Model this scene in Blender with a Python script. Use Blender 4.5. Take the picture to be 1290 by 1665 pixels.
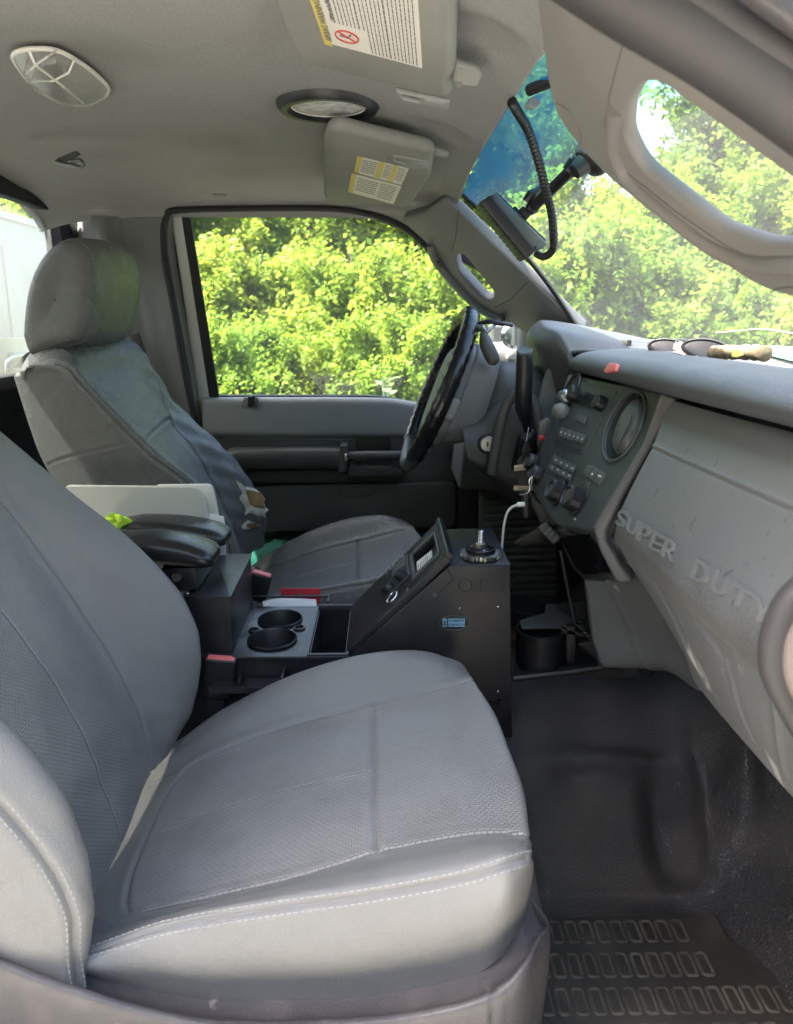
import bpy, bmesh, math, random
import numpy as np
from mathutils import Vector, Matrix
R = math.radians
random.seed(7); rng = np.random.default_rng(7)
for o in list(bpy.data.objects): bpy.data.objects.remove(o)
scn = bpy.context.scene
COL = scn.collection

# ------------------------------------------------------------------ camera
F = 1202.0; CX, CY = 645.0, 832.5; VX, VY = 625.0, 505.0
PITCH = math.atan((CY-VY)/F); YAW = math.atan((CX-VX)/(F/math.cos(PITCH)))
cam = bpy.data.cameras.new("camera"); camo = bpy.data.objects.new("camera", cam); COL.objects.link(camo)
cam.sensor_fit = 'VERTICAL'; cam.sensor_height = 36.0; cam.lens = 36.0*F/1665.0
cam.clip_start = 0.02; cam.clip_end = 500
cam.dof.use_dof = True; cam.dof.focus_distance = 1.05; cam.dof.aperture_fstop = 9.0
camo.location = (0, 0, 0); camo.rotation_euler = (R(90)-PITCH, 0, -YAW)
scn.camera = camo

# ------------------------------------------------------------------ light
SUN_EL, SUN_AZ = R(60), R(263)      # azimuth measured from +Y clockwise (towards +X)
w = bpy.data.worlds.new("World"); scn.world = w; w.use_nodes = True
nt = w.node_tree; bg = nt.nodes['Background']
sky = nt.nodes.new('ShaderNodeTexSky'); sky.sky_type = 'NISHITA'; sky.sun_disc = False
sky.sun_elevation = SUN_EL; sky.sun_rotation = SUN_AZ; sky.air_density = 1.0; sky.dust_density = 5.0; sky.ozone_density = 0.4
nt.links.new(sky.outputs[0], bg.inputs[0]); bg.inputs[1].default_value = 0.15
sl = bpy.data.lights.new("sun", 'SUN'); sl.energy = 4.2; sl.angle = R(0.6); sl.color = (1.0, 0.95, 0.86)
so = bpy.data.objects.new("sun", sl); COL.objects.link(so)
sd = Vector((math.sin(SUN_AZ)*math.cos(SUN_EL), math.cos(SUN_AZ)*math.cos(SUN_EL), math.sin(SUN_EL)))
so.rotation_euler = sd.to_track_quat('Z', 'Y').to_euler(); so.location = (0, -5, 8)
scn.view_settings.view_transform = 'Standard'; scn.view_settings.look = 'None'
scn.view_settings.exposure = 3.08; scn.view_settings.gamma = 1.0
scn.render.engine = 'CYCLES'
scn.cycles.max_bounces = 10; scn.cycles.diffuse_bounces = 6; scn.cycles.transparent_max_bounces = 24
scn.cycles.use_denoising = True

# ------------------------------------------------------------------ unprojection (photo pixel + one known world coordinate)
_cp, _sp, _cy, _sy = math.cos(PITCH), math.sin(PITCH), math.cos(YAW), math.sin(YAW)
def ray(px, py):
    a = (px-CX)/F; b = (CY-py)/F
    return Vector((_sy*_cp + a*_cy + b*_sy*_sp, _cy*_cp - a*_sy + b*_cy*_sp, -_sp + b*_cp))
def Y(px, py, v): r = ray(px, py); return r*(v/r.y)
def X(px, py, v): r = ray(px, py); return r*(v/r.x)
def Z(px, py, v): r = ray(px, py); return r*(v/r.z)
def plane(a, b, c):
    n = (b-a).cross(c-a).normalized()
    if n.dot(a) > 0: n = -n          # faces the camera
    return (a.copy(), n)
def PL(px, py, pl): r = ray(px, py); return r*(pl[0].dot(pl[1])/r.dot(pl[1]))
def PLs(pts, pl): return [PL(x, y, pl) for x, y in pts]
def yplane(v): return (Vector((0, v, 0)), Vector((0, -1, 0)))
def off(pl, d): return (pl[0]+pl[1]*d, pl[1])

# ------------------------------------------------------------------ materials
MATS = {}
def lin(c): return tuple(((v/255.)/12.92 if v/255. <= .04045 else ((v/255.+.055)/1.055)**2.4) for v in c)
def mat(name, col, rough=.5, bump=0., bscale=300., var=.12, vscale=9., metal=0., spec=.5, kind='noise', dirt=None, dscale=20., damt=.5,
        trans=0., coat=0., scr=None):
    m = bpy.data.materials.new(name); m.use_nodes = True; n = m.node_tree; P = n.nodes['Principled BSDF']
    P.inputs['Roughness'].default_value = rough; P.inputs['Metallic'].default_value = metal
    P.inputs['Specular IOR Level'].default_value = spec; P.inputs['Coat Weight'].default_value = coat
    tc = n.nodes.new('ShaderNodeTexCoord')
    def noise(s, det=4, src='Object', dist=0):
        t = n.nodes.new('ShaderNodeTexNoise'); t.inputs['Scale'].default_value = s; t.inputs['Detail'].default_value = det
        t.inputs['Distortion'].default_value = dist
        n.links.new(tc.outputs[src], t.inputs['Vector']); return t
    def ramp(src, a, b, ca, cb):
        r = n.nodes.new('ShaderNodeValToRGB'); r.color_ramp.elements[0].position = a; r.color_ramp.elements[1].position = b
        r.color_ramp.elements[0].color = (*ca, 1); r.color_ramp.elements[1].color = (*cb, 1)
        n.links.new(src, r.inputs[0]); return r
    v = noise(vscale)
    c1 = tuple(x*(1-var) for x in col); c2 = tuple(min(1, x*(1+var)) for x in col)
    last = ramp(v.outputs['Fac'], .35, .65, c1, c2).outputs[0]
    def over(last, fac, c):
        mx = n.nodes.new('ShaderNodeMix'); mx.data_type = 'RGBA'
        n.links.new(fac, mx.inputs[0]); n.links.new(last, mx.inputs[6]); mx.inputs[7].default_value = (*c, 1)
        return mx.outputs[2]
    if dirt:
        d = noise(dscale, 8, dist=.4); f = ramp(d.outputs['Fac'], .5, .72, (0, 0, 0), (damt,)*3).outputs[0]
        last = over(last, f, dirt)
    if scr:
        mp = n.nodes.new('ShaderNodeMapping'); n.links.new(tc.outputs['Object'], mp.inputs[0]); mp.inputs['Scale'].default_value = scr[1]
        mp.inputs['Rotation'].default_value = (.3, .5, .4)
        t = n.nodes.new('ShaderNodeTexNoise'); t.inputs['Scale'].default_value = 14; t.inputs['Detail'].default_value = 6
        n.links.new(mp.outputs[0], t.inputs['Vector'])
        last = over(last, ramp(t.outputs['Fac'], .66, .70, (0, 0, 0), (.8,)*3).outputs[0], scr[0])
    n.links.new(last, P.inputs['Base Color'])
    if rough > .15:
        rr = noise(vscale*3.1); rm = n.nodes.new('ShaderNodeMapRange'); n.links.new(rr.outputs['Fac'], rm.inputs[0])
        rm.inputs[3].default_value = max(.05, rough-.08); rm.inputs[4].default_value = min(1, rough+.08)
        n.links.new(rm.outputs[0], P.inputs['Roughness'])
    if bump > 0:
        if kind == 'noise': b = noise(bscale, 3).outputs['Fac']
        elif kind == 'leather':
            t = n.nodes.new('ShaderNodeTexVoronoi'); t.feature = 'DISTANCE_TO_EDGE'; t.inputs['Scale'].default_value = bscale
            wn = noise(bscale*.5, 2); ad = n.nodes.new('ShaderNodeVectorMath'); ad.operation = 'MULTIPLY_ADD'
            n.links.new(wn.outputs['Color'], ad.inputs[0]); ad.inputs[1].default_value = (.6/bscale*2,)*3; n.links.new(tc.outputs['Object'], ad.inputs[2])
            n.links.new(ad.outputs[0], t.inputs['Vector'])
            b = ramp(t.outputs['Distance'], 0, .22, (0, 0, 0), (1, 1, 1)).outputs[0]
        elif kind == 'weave':     # small raised lozenges in rows, drawn in metres in the UV map
            t = n.nodes.new('ShaderNodeTexBrick'); n.links.new(tc.outputs['UV'], t.inputs['Vector'])
            t.inputs['Scale'].default_value = 1.0; t.offset = .5; t.inputs['Mortar Size'].default_value = bscale*.16
            t.inputs['Mortar Smooth'].default_value = .9
            t.inputs['Brick Width'].default_value = bscale*1.9; t.inputs['Row Height'].default_value = bscale
            t.inputs['Color1'].default_value = (1, 1, 1, 1); t.inputs['Color2'].default_value = (.86, .86, .86, 1); t.inputs['Mortar'].default_value = (0, 0, 0, 1)
            b = t.outputs['Color']
            mx = n.nodes.new('ShaderNodeMix'); mx.data_type = 'RGBA'; mx.blend_type = 'MULTIPLY'; mx.inputs[0].default_value = .45
            n.links.new(last, mx.inputs[6]); n.links.new(b, mx.inputs[7]); n.links.new(mx.outputs[2], P.inputs['Base Color'])
        bp = n.nodes.new('ShaderNodeBump'); bp.inputs['Strength'].default_value = bump; bp.inputs['Distance'].default_value = .001
        n.links.new(b, bp.inputs['Height']); n.links.new(bp.outputs[0], P.inputs['Normal'])
    MATS[name] = m; return m
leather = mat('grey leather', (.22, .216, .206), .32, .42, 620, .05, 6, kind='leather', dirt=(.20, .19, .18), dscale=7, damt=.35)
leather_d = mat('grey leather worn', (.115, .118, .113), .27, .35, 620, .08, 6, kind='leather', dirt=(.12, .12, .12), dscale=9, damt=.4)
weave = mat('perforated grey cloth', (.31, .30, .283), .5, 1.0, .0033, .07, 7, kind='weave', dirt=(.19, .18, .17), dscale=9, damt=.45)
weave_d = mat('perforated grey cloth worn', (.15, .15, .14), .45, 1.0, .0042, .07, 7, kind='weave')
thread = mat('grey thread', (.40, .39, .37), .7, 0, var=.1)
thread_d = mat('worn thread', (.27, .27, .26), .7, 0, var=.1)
headl = mat('headliner cloth', (.305, .302, .290), .95, .7, 520, .08, 300, spec=.1, dirt=(.19, .18, .165), dscale=5, damt=.35)
trim = mat('grey trim plastic', (.26, .265, .262), .6, .35, 800, .05, 5, dirt=(.19, .185, .17), dscale=8, damt=.3)
trim_w = mat('warm grey trim plastic', (.198, .190, .183), .62, .3, 700, .05, 4, dirt=(.27, .24, .21), dscale=9, damt=.5)
trim_m = mat('mid grey plastic', (.165, .168, .162), .55, .4, 700, .08, 6, dirt=(.17, .165, .155), dscale=12, damt=.3)
trim_d = mat('dark grey plastic', (.068, .070, .068), .5, .35, 700, .1, 8, dirt=(.09, .088, .08), dscale=14, damt=.35)
pad = mat('dash pad', (.090, .096, .102), .52, .45, 520, .06, 5, kind='leather', dirt=(.13, .13, .13), dscale=9, damt=.3)
fascia = mat('charcoal fascia', (.045, .052, .053), .42, .2, 900, .08, 8)
bezel = mat('grey brown bezel', (.13, .122, .12), .5, .3, 700, .06, 8)
gbox = mat('glove box plastic', (.165, .165, .162), .58, .5, 620, .05, 5, dirt=(.17, .167, .16), dscale=60, damt=.25, scr=((.10, .10, .10), (9, 7, 3.5)))
lower = mat('scuffed grey plastic', (.15, .152, .153), .5, .35, 620, .07, 6, scr=((.42, .41, .38), (1.2, 1.6, .5)))
black = mat('black plastic', (.012, .0125, .014), .42, .2, 500, .2, 10)
blackg = mat('gloss black plastic', (.008, .008, .01), .16, 0, 500, .2, 10)
metalb = mat('black powder coated steel', (.013, .013, .016), .34, .25, 900, .2, 12, dirt=(.035, .033, .032), dscale=16, damt=.6)
rubber = mat('black seal rubber', (.012, .012, .013), .62, .2, 400, .2, 12)
floorm = mat('black rubber flooring', (.046, .043, .045), .40, .7, 260, .25, 5, kind='leather', dirt=(.125, .105, .085), dscale=5, damt=.6)
matrub = mat('ribbed black rubber', (.050, .046, .042), .55, .6, 400, .2, 8, dirt=(.17, .145, .115), dscale=6, damt=.7)
matrim = mat('dusty rubber ridges', (.085, .075, .062), .7, .6, 400, .4, 20, dirt=(.22, .19, .15), dscale=12, damt=.7)
sealm = mat('grey door seal', (.036, .034, .036), .6, .3, 300, .15, 8, dirt=(.07, .065, .06), dscale=12, damt=.4)
sill = mat('dark sill plastic', (.062, .059, .063), .45, .5, 500, .08, 6, dirt=(.16, .14, .13), dscale=16, damt=.4, scr=((.3, .28, .26), (1, 2, 2)))
letterm = mat('worn raised plastic', (.185, .185, .182), .5, .2, 500, .08, 30)
carpet = mat('dark carpet', (.025, .027, .032), .95, 1.0, 260, .3, 14, spec=.1)
white_p = mat('white paint', (.62, .62, .60), .35, 0, var=.03, vscale=3, dirt=(.42, .40, .36), dscale=5, damt=.5)
cream = mat('dirty cream paint', (.62, .58, .45), .5, 0, var=.08, vscale=4, dirt=(.4, .35, .25), dscale=5, damt=.5)
paper = mat('white paper', (.72, .72, .73), .7, 0, var=.03)
paper_o = mat('off white card', (.52, .52, .48), .6, 0, var=.07, vscale=5, dirt=(.40, .42, .33), dscale=6, damt=.4)
label_w = mat('label white', (.70, .68, .62), .6, 0, var=.03)
label_y = mat('label yellow', (.62, .52, .14), .6, 0, var=.04)
ink = mat('ink', (.16, .15, .14), .7, 0)
inkred = mat('red ink', (.5, .06, .05), .7, 0)
redp = mat('red plastic', (.62, .04, .045), .4, 0)
redb = mat('faded red plastic', (.72, .17, .17), .45, 0)
redcard = mat('red card', (.50, .016, .035), .6, 0)
yellowc = mat('yellow green cloth', (.55, .78, .05), .8, .6, 90, .2, 30)
steel = mat('bright steel', (.62, .61, .58), .28, .2, 300, .1, 40, metal=1)
steel_r = mat('brushed steel', (.36, .36, .35), .4, .3, 300, .15, 40, metal=1)
foam = mat('tan seat foam', (.30, .19, .085), .95, 1.0, 130, .25, 40, spec=.1)
foamw = mat('torn white backing', (.60, .55, .46), .9, .6, 200, .15, 60)
blueink = mat('pale blue print', (.22, .42, .60), .5, 0)
teal = mat('teal fabric', (.01, .12, .085), .8, .3, 200, .3, 20)
cord = mat('white cable', (.55, .54, .52), .5, 0)
mint = mat('pale satin plastic', (.30, .36, .32), .3, 0, var=.1)
tan = mat('tan label', (.66, .55, .36), .6, 0, var=.03)
glove = mat('worn work glove cloth', (.20, .16, .10), .9, .9, 160, .4, 30)
bark = mat('bark', (.10, .08, .06), .9, 1, 30, .3, 6)
mirrorm = mat('mirror glass', (.75, .78, .78), .06, 0, metal=1)
lcd = mat('dark display', (.010, .014, .012), .12, 0)

def leafmat(name, c, tc):
    m = bpy.data.materials.new(name); m.use_nodes = True; n = m.node_tree
    P = n.nodes['Principled BSDF']; out = n.nodes['Material Output']
    oi = n.nodes.new('ShaderNodeObjectInfo'); t = n.nodes.new('ShaderNodeTexCoord')
    nz = n.nodes.new('ShaderNodeTexNoise'); nz.inputs['Scale'].default_value = 1.1; nz.inputs['Detail'].default_value = 5
    n.links.new(t.outputs['Object'], nz.inputs['Vector'])
    r = n.nodes.new('ShaderNodeValToRGB'); r.color_ramp.elements[0].position = .3; r.color_ramp.elements[1].position = .7
    r.color_ramp.elements[0].color = (c[0]*.6, c[1]*.75, c[2]*.8, 1); r.color_ramp.elements[1].color = (c[0]*1.25, c[1]*1.15, c[2], 1)
    n.links.new(nz.outputs['Fac'], r.inputs[0])
    h = n.nodes.new('ShaderNodeHueSaturation'); n.links.new(r.outputs[0], h.inputs['Color'])
    mr = n.nodes.new('ShaderNodeMapRange'); n.links.new(oi.outputs['Random'], mr.inputs[0]); mr.inputs[3].default_value = .485; mr.inputs[4].default_value = .515
    n.links.new(mr.outputs[0], h.inputs['Hue'])
    n.links.new(h.outputs[0], P.inputs['Base Color']); P.inputs['Roughness'].default_value = .55; P.inputs['Specular IOR Level'].default_value = .3
    tr = n.nodes.new('ShaderNodeBsdfTranslucent'); hs = n.nodes.new('ShaderNodeHueSaturation'); hs.inputs['Hue'].default_value = .485
    hs.inputs['Value'].default_value = tc; n.links.new(h.outputs[0], hs.inputs['Color']); n.links.new(hs.outputs[0], tr.inputs[0])
    mx = n.nodes.new('ShaderNodeMixShader'); mx.inputs[0].default_value = .5
    n.links.new(P.outputs[0], mx.inputs[1]); n.links.new(tr.outputs[0], mx.inputs[2]); n.links.new(mx.outputs[0], out.inputs[0])
    return m
leaf_a = leafmat('bright leaves', (.19, .275, .034), 1.5)
leaf_b = leafmat('mid green leaves', (.15, .24, .045), 1.4)
leaf_c = leafmat('pale grey green leaves', (.24, .30, .14), 1.1)
grassm = leafmat('grass blades', (.11, .15, .02), 1.2)
yardm = mat('pale bounce gravel', (.27, .257, .228), .95, 1, 40, .2, 5, dirt=(.28, .26, .22), dscale=3, damt=.6)
soil = mat('grassy soil', (.085, .085, .04), .95, 1, 20, .4, 3)

def glassmat(name, tint=(.93, .96, .95), dust=.02, band=False, specks=False):
    m = bpy.data.materials.new(name); m.use_nodes = True; n = m.node_tree
    for x in list(n.nodes):
        if x.type == 'BSDF_PRINCIPLED': n.nodes.remove(x)
    out = n.nodes['Material Output']; t = n.nodes.new('ShaderNodeBsdfTransparent'); g = n.nodes.new('ShaderNodeBsdfGlossy'); g.inputs['Roughness'].default_value = .02
    t.inputs[0].default_value = (*tint, 1)
    d = n.nodes.new('ShaderNodeBsdfDiffuse'); d.inputs[0].default_value = (.7, .7, .66, 1)
    tl = n.nodes.new('ShaderNodeBsdfTranslucent'); tl.inputs[0].default_value = (.7, .7, .66, 1)
    dd = n.nodes.new('ShaderNodeMixShader'); dd.inputs[0].default_value = .5; n.links.new(d.outputs[0], dd.inputs[1]); n.links.new(tl.outputs[0], dd.inputs[2])
    lw = n.nodes.new('ShaderNodeLayerWeight'); lw.inputs[0].default_value = .5
    pw = n.nodes.new('ShaderNodeMath'); pw.operation = 'POWER'; n.links.new(lw.outputs['Facing'], pw.inputs[0]); pw.inputs[1].default_value = 5
    fr = n.nodes.new('ShaderNodeMath'); fr.operation = 'MULTIPLY_ADD'; n.links.new(pw.outputs[0], fr.inputs[0]); fr.inputs[1].default_value = .4; fr.inputs[2].default_value = .02
    a = n.nodes.new('ShaderNodeMixShader'); n.links.new(fr.outputs[0], a.inputs[0]); n.links.new(t.outputs[0], a.inputs[1]); n.links.new(g.outputs[0], a.inputs[2])
    b = n.nodes.new('ShaderNodeMixShader'); n.links.new(a.outputs[0], b.inputs[1]); n.links.new(dd.outputs[0], b.inputs[2])
    tc = n.nodes.new('ShaderNodeTexCoord')
    nz = n.nodes.new('ShaderNodeTexNoise'); nz.inputs['Scale'].default_value = 5; nz.inputs['Detail'].default_value = 6; n.links.new(tc.outputs['Object'], nz.inputs['Vector'])
    mr = n.nodes.new('ShaderNodeMapRange'); n.links.new(nz.outputs['Fac'], mr.inputs[0]); mr.inputs[3].default_value = dust*.4; mr.inputs[4].default_value = dust*1.6
    fac = mr.outputs[0]
    if specks:
        mp = n.nodes.new('ShaderNodeMapping'); mp.inputs['Scale'].default_value = (1, 1.0, .55); mp.inputs['Rotation'].default_value = (.7, 0, 0)
        n.links.new(tc.outputs['Object'], mp.inputs[0])
        v = n.nodes.new('ShaderNodeTexVoronoi'); v.inputs['Scale'].default_value = 62; n.links.new(mp.outputs[0], v.inputs['Vector'])
        sp = n.nodes.new('ShaderNodeMapRange'); n.links.new(v.outputs['Distance'], sp.inputs[0]); sp.inputs[1].default_value = .10; sp.inputs[2].default_value = .06; sp.inputs[3].default_value = 0; sp.inputs[4].default_value = .6
        nz2 = n.nodes.new('ShaderNodeTexNoise'); nz2.inputs['Scale'].default_value = 9; n.links.new(tc.outputs['Object'], nz2.inputs['Vector'])
        g2 = n.nodes.new('ShaderNodeMapRange'); n.links.new(nz2.outputs['Fac'], g2.inputs[0]); g2.inputs[1].default_value = .48; g2.inputs[2].default_value = .6
        ml = n.nodes.new('ShaderNodeMath'); ml.operation = 'MULTIPLY'; n.links.new(sp.outputs[0], ml.inputs[0]); n.links.new(g2.outputs[0], ml.inputs[1])
        mxx = n.nodes.new('ShaderNodeMath'); mxx.operation = 'MAXIMUM'; n.links.new(fac, mxx.inputs[0]); n.links.new(ml.outputs[0], mxx.inputs[1]); fac = mxx.outputs[0]
    if not band: n.links.new(fac, b.inputs[0])
    if band:   # the blue shade band printed along the top of the windscreen, by height
        sx = n.nodes.new('ShaderNodeSeparateXYZ'); n.links.new(tc.outputs['Object'], sx.inputs[0])
        wz = n.nodes.new('ShaderNodeTexNoise'); wz.inputs['Scale'].default_value = 6; n.links.new(tc.outputs['Object'], wz.inputs['Vector'])
        ad = n.nodes.new('ShaderNodeMath'); ad.operation = 'MULTIPLY_ADD'; n.links.new(wz.outputs['Fac'], ad.inputs[0]); ad.inputs[1].default_value = .03; n.links.new(sx.outputs[2], ad.inputs[2])
        r = n.nodes.new('ShaderNodeMapRange'); n.links.new(ad.outputs[0], r.inputs[0]); r.inputs[1].default_value = .20; r.inputs[2].default_value = .262
        cr = n.nodes.new('ShaderNodeValToRGB'); n.links.new(r.outputs[0], cr.inputs[0])
        e = cr.color_ramp.elements; e[0].position = 0; e[0].color = (*tint, 1); e[1].position = 1; e[1].color = (.17, .30, .36, 1)
        k = e.new(.3); k.color = (.42, .85, .66, 1); k = e.new(.6); k.color = (.12, .42, .62, 1)
        n.links.new(cr.outputs[0], t.inputs[0])
        bm_ = n.nodes.new('ShaderNodeMath'); bm_.operation = 'MULTIPLY_ADD'; n.links.new(r.outputs[0], bm_.inputs[0]); bm_.inputs[1].default_value = .16; n.links.new(fac, bm_.inputs[2]); n.links.new(bm_.outputs[0], b.inputs[0])
        # the shade band itself reflects a little blue light
        gm = n.nodes.new('ShaderNodeMix'); gm.data_type = 'RGBA'; n.links.new(r.outputs[0], gm.inputs[0]); gm.inputs[6].default_value = (.7, .7, .66, 1); gm.inputs[7].default_value = (.08, .36, .60, 1)
        n.links.new(gm.outputs[2], d.inputs[0]); n.links.new(gm.outputs[2], tl.inputs[0])
    n.links.new(b.outputs[0], out.inputs[0]); return m
glass_side = glassmat('side glass', dust=.035)
glass_ws = glassmat('dusty windscreen glass', (.92, .94, .92), .10, True, True)
glass_rear = glassmat('rear glass', (.80, .84, .83), .10)
glass_lamp = glassmat('lamp lens', (.9, .9, .88), .25)

# ------------------------------------------------------------------ objects
THINGS = {}
def tag(o, label=None, cat=None, group=None, kind=None):
    if label: o['label'] = label
    if cat: o['category'] = cat
    if group: o['group'] = group
    if kind: o['kind'] = kind
    return o
def thing(name, label, cat, loc, group=None):
    o = bpy.data.objects.new(name, None); COL.objects.link(o); o.location = loc; o.empty_display_size = .05
    return tag(o, label, cat, group)
def rootloc(p):
    v = Vector((0, 0, 0))
    while p is not None: v += p.location; p = p.parent
    return v
def fin(name, me, mats, parent=None, smooth=35):
    """links a mesh whose vertices are in world metres"""
    if not isinstance(mats, (list, tuple)): mats = [mats]
    for m in mats: me.materials.append(m)
    if smooth:
        me.polygons.foreach_set('use_smooth', [True]*len(me.polygons))
        me.set_sharp_from_angle(angle=R(smooth))
    o = bpy.data.objects.new(name, me); COL.objects.link(o)
    if parent is not None:
        o.parent = parent
        L = rootloc(parent)
        o.location = -L if parent.type == 'EMPTY' else (0, 0, 0)
    return o
class MB:
    def __init__(s): s.v = []; s.f = []; s.m = []; s.uv = None
    def add(s, vs, fs, mi=0):
        k = len(s.v); s.v.extend([tuple(v) for v in vs]); s.f.extend([tuple(i+k for i in f) for f in fs]); s.m.extend([mi]*len(fs)); return s
    def mesh(s, me, mi=None, keep=False):
        k = len(s.v); s.v.extend([tuple(v.co) for v in me.vertices])
        for p in me.polygons: s.f.append(tuple(i+k for i in p.vertices)); s.m.append(p.material_index if mi is None else mi)
        if not keep: bpy.data.meshes.remove(me)
        return s
    def out(s, name, mats, parent=None, smooth=35):
        me = bpy.data.meshes.new(name); me.from_pydata(s.v, [], s.f); me.update()
        if not isinstance(mats, (list, tuple)): mats = [mats]
        me.polygons.foreach_set('material_index', s.m)
        return fin(name, me, mats, parent, smooth)

def fillet(pts, r, seg=5, closed=True):
    """rounds the corners of a 3D polygon; r a number or a list"""
    n = len(pts); out = []
    for i in range(n):
        p = Vector(pts[i]); ri = r[i] if isinstance(r, (list, tuple)) else r
        if not closed and i in (0, n-1) or ri <= 0: out.append(p); continue
        a = Vector(pts[i-1])-p; b = Vector(pts[(i+1) % n])-p
        k = min(ri, a.length*.48, b.length*.48)
        A = p+a.normalized()*k; B = p+b.normalized()*k
        for j in range(seg+1):
            t = j/seg; out.append(A*(1-t)**2 + p*2*t*(1-t) + B*t*t)
    return out
def cr(pts, n=8, closed=False):
    """Catmull-Rom through 3D points"""
    P = [Vector(p) for p in pts]; N = len(P); out = []
    rngi = range(N) if closed else range(N-1)
    for i in rngi:
        if closed: a, b, c, d = P[i-1], P[i], P[(i+1) % N], P[(i+2) % N]
        else: a = P[max(i-1, 0)]; b = P[i]; c = P[i+1]; d = P[min(i+2, N-1)]
        for j in range(n):
            t = j/n
            out.append(.5*((2*b)+(c-a)*t+(2*a-5*b+4*c-d)*t*t+(3*b-a-3*c+d)*t**3))
    if not closed: out.append(P[-1])
    return out
def plate_mesh(pts, nrm, th, bev=0., holes=(), res=2):
    """flat plate with rounded edges; its front face lies on the outline, thickness goes away from nrm"""
    nrm = Vector(nrm).normalized(); o = sum((Vector(p) for p in pts), Vector())/len(pts)
    u = (Vector(pts[1])-Vector(pts[0])); u = (u-nrm*u.dot(nrm)).normalized(); v = nrm.cross(u)
    cu = bpy.data.curves.new('c', 'CURVE'); cu.dimensions = '2D'; cu.fill_mode = 'BOTH'
    for lp in [pts]+list(holes):
        s = cu.splines.new('POLY'); s.points.add(len(lp)-1)
        for i, p in enumerate(lp):
            d = Vector(p)-o; s.points[i].co = (d.dot(u), d.dot(v), 0, 1)
        s.use_cyclic_u = True
    bev = min(bev, th/2*.999)
    cu.extrude = th/2-bev; cu.bevel_depth = bev; cu.bevel_resolution = res; cu.offset = -bev
    ob = bpy.data.objects.new('c', cu); COL.objects.link(ob)
    dg = bpy.context.evaluated_depsgraph_get(); dg.update()
    me = bpy.data.meshes.new_from_object(ob.evaluated_get(dg)); bpy.data.objects.remove(ob); bpy.data.curves.remove(cu)
    M = Matrix(((u.x, v.x, nrm.x, 0), (u.y, v.y, nrm.y, 0), (u.z, v.z, nrm.z, 0), (0, 0, 0, 1)))
    me.transform(Matrix.Translation(o-nrm*th/2) @ M)
    bm = bmesh.new(); bm.from_mesh(me); bmesh.ops.remove_doubles(bm, verts=bm.verts, dist=1e-6); bmesh.ops.recalc_face_normals(bm, faces=bm.faces); bm.to_mesh(me); bm.free()
    me.materials.clear(); me.polygons.foreach_set('material_index', [0]*len(me.polygons))
    return me
def plate(name, pts, nrm, th, m, parent=None, bev=0., holes=(), res=2): return fin(name, plate_mesh(pts, nrm, th, bev, holes, res), m, parent)
def pp(name, px, pl, th, m, parent=None, bev=.001, rad=0., holes=()):
    """plate outlined in photo pixels on a real plane"""
    pts = PLs(px, pl)
    if rad: pts = fillet(pts, rad)
    hs = [fillet(PLs(h, pl), rad) if rad else PLs(h, pl) for h in holes]
    return plate(name, pts, pl[1], th, m, parent, bev, hs)
def ppm(px, pl, th, bev=.001, rad=0., holes=()):
    pts = PLs(px, pl)
    if rad: pts = fillet(pts, rad)
    hs = [fillet(PLs(h, pl), rad) if rad else PLs(h, pl) for h in holes]
    return plate_mesh(pts, pl[1], th, bev, hs)
def tube_mb(mb, pts, r, n=10, mi=0, caps=True, ring=0.):
    P = [Vector(p) for p in pts]; N = len(P)
    T = [(P[min(i+1, N-1)]-P[max(i-1, 0)]).normalized() for i in range(N)]
    ref = Vector((0, 0, 1)) if abs(T[0].z) < .9 else Vector((1, 0, 0)); u = T[0].cross(ref).normalized(); vs = []
    for i in range(N):
        u = (u-T[i]*u.dot(T[i])).normalized(); w_ = T[i].cross(u)
        ri = r[i] if isinstance(r, (list, tuple)) else r
        if ring: ri *= 1+(ring if i % 2 else 0)
        for k in range(n):
            a = 2*math.pi*k/n; vs.append(P[i]+(u*math.cos(a)+w_*math.sin(a))*ri)
    fs = [(i*n+k, i*n+(k+1) % n, (i+1)*n+(k+1) % n, (i+1)*n+k) for i in range(N-1) for k in range(n)]
    if caps: fs += [tuple(range(n))[::-1], tuple((N-1)*n+k for k in range(n))]
    mb.add(vs, fs, mi); return mb
def tube(name, pts, r, m, parent=None, n=10, ring=0.): return tube_mb(MB(), pts, r, n, 0, True, ring).out(name, m, parent)
def lathe_mb(mb, prof, o, ax, n=32, mi=0, cap=True, wob=None):
    """prof: (radius, height along ax)"""
    ax = Vector(ax).normalized(); ref = Vector((0, 0, 1)) if abs(ax.z) < .9 else Vector((1, 0, 0))
    u = ax.cross(ref).normalized(); w_ = ax.cross(u); o = Vector(o); vs = []
    for i, (r, h) in enumerate(prof):
        for k in range(n):
            a = 2*math.pi*k/n; rr = r*(wob(a, i) if wob else 1); vs.append(o+ax*h+(u*math.cos(a)+w_*math.sin(a))*rr)
    N = len(prof); fs = [(i*n+k, i*n+(k+1) % n, (i+1)*n+(k+1) % n, (i+1)*n+k) for i in range(N-1) for k in range(n)]
    if cap: fs += [tuple(range(n))[::-1], tuple((N-1)*n+k for k in range(n))]
    mb.add(vs, fs, mi); return mb
def lathe(name, prof, o, ax, m, parent=None, n=32, cap=True, wob=None): return lathe_mb(MB(), prof, o, ax, n, 0, cap, wob).out(name, m, parent)
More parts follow.
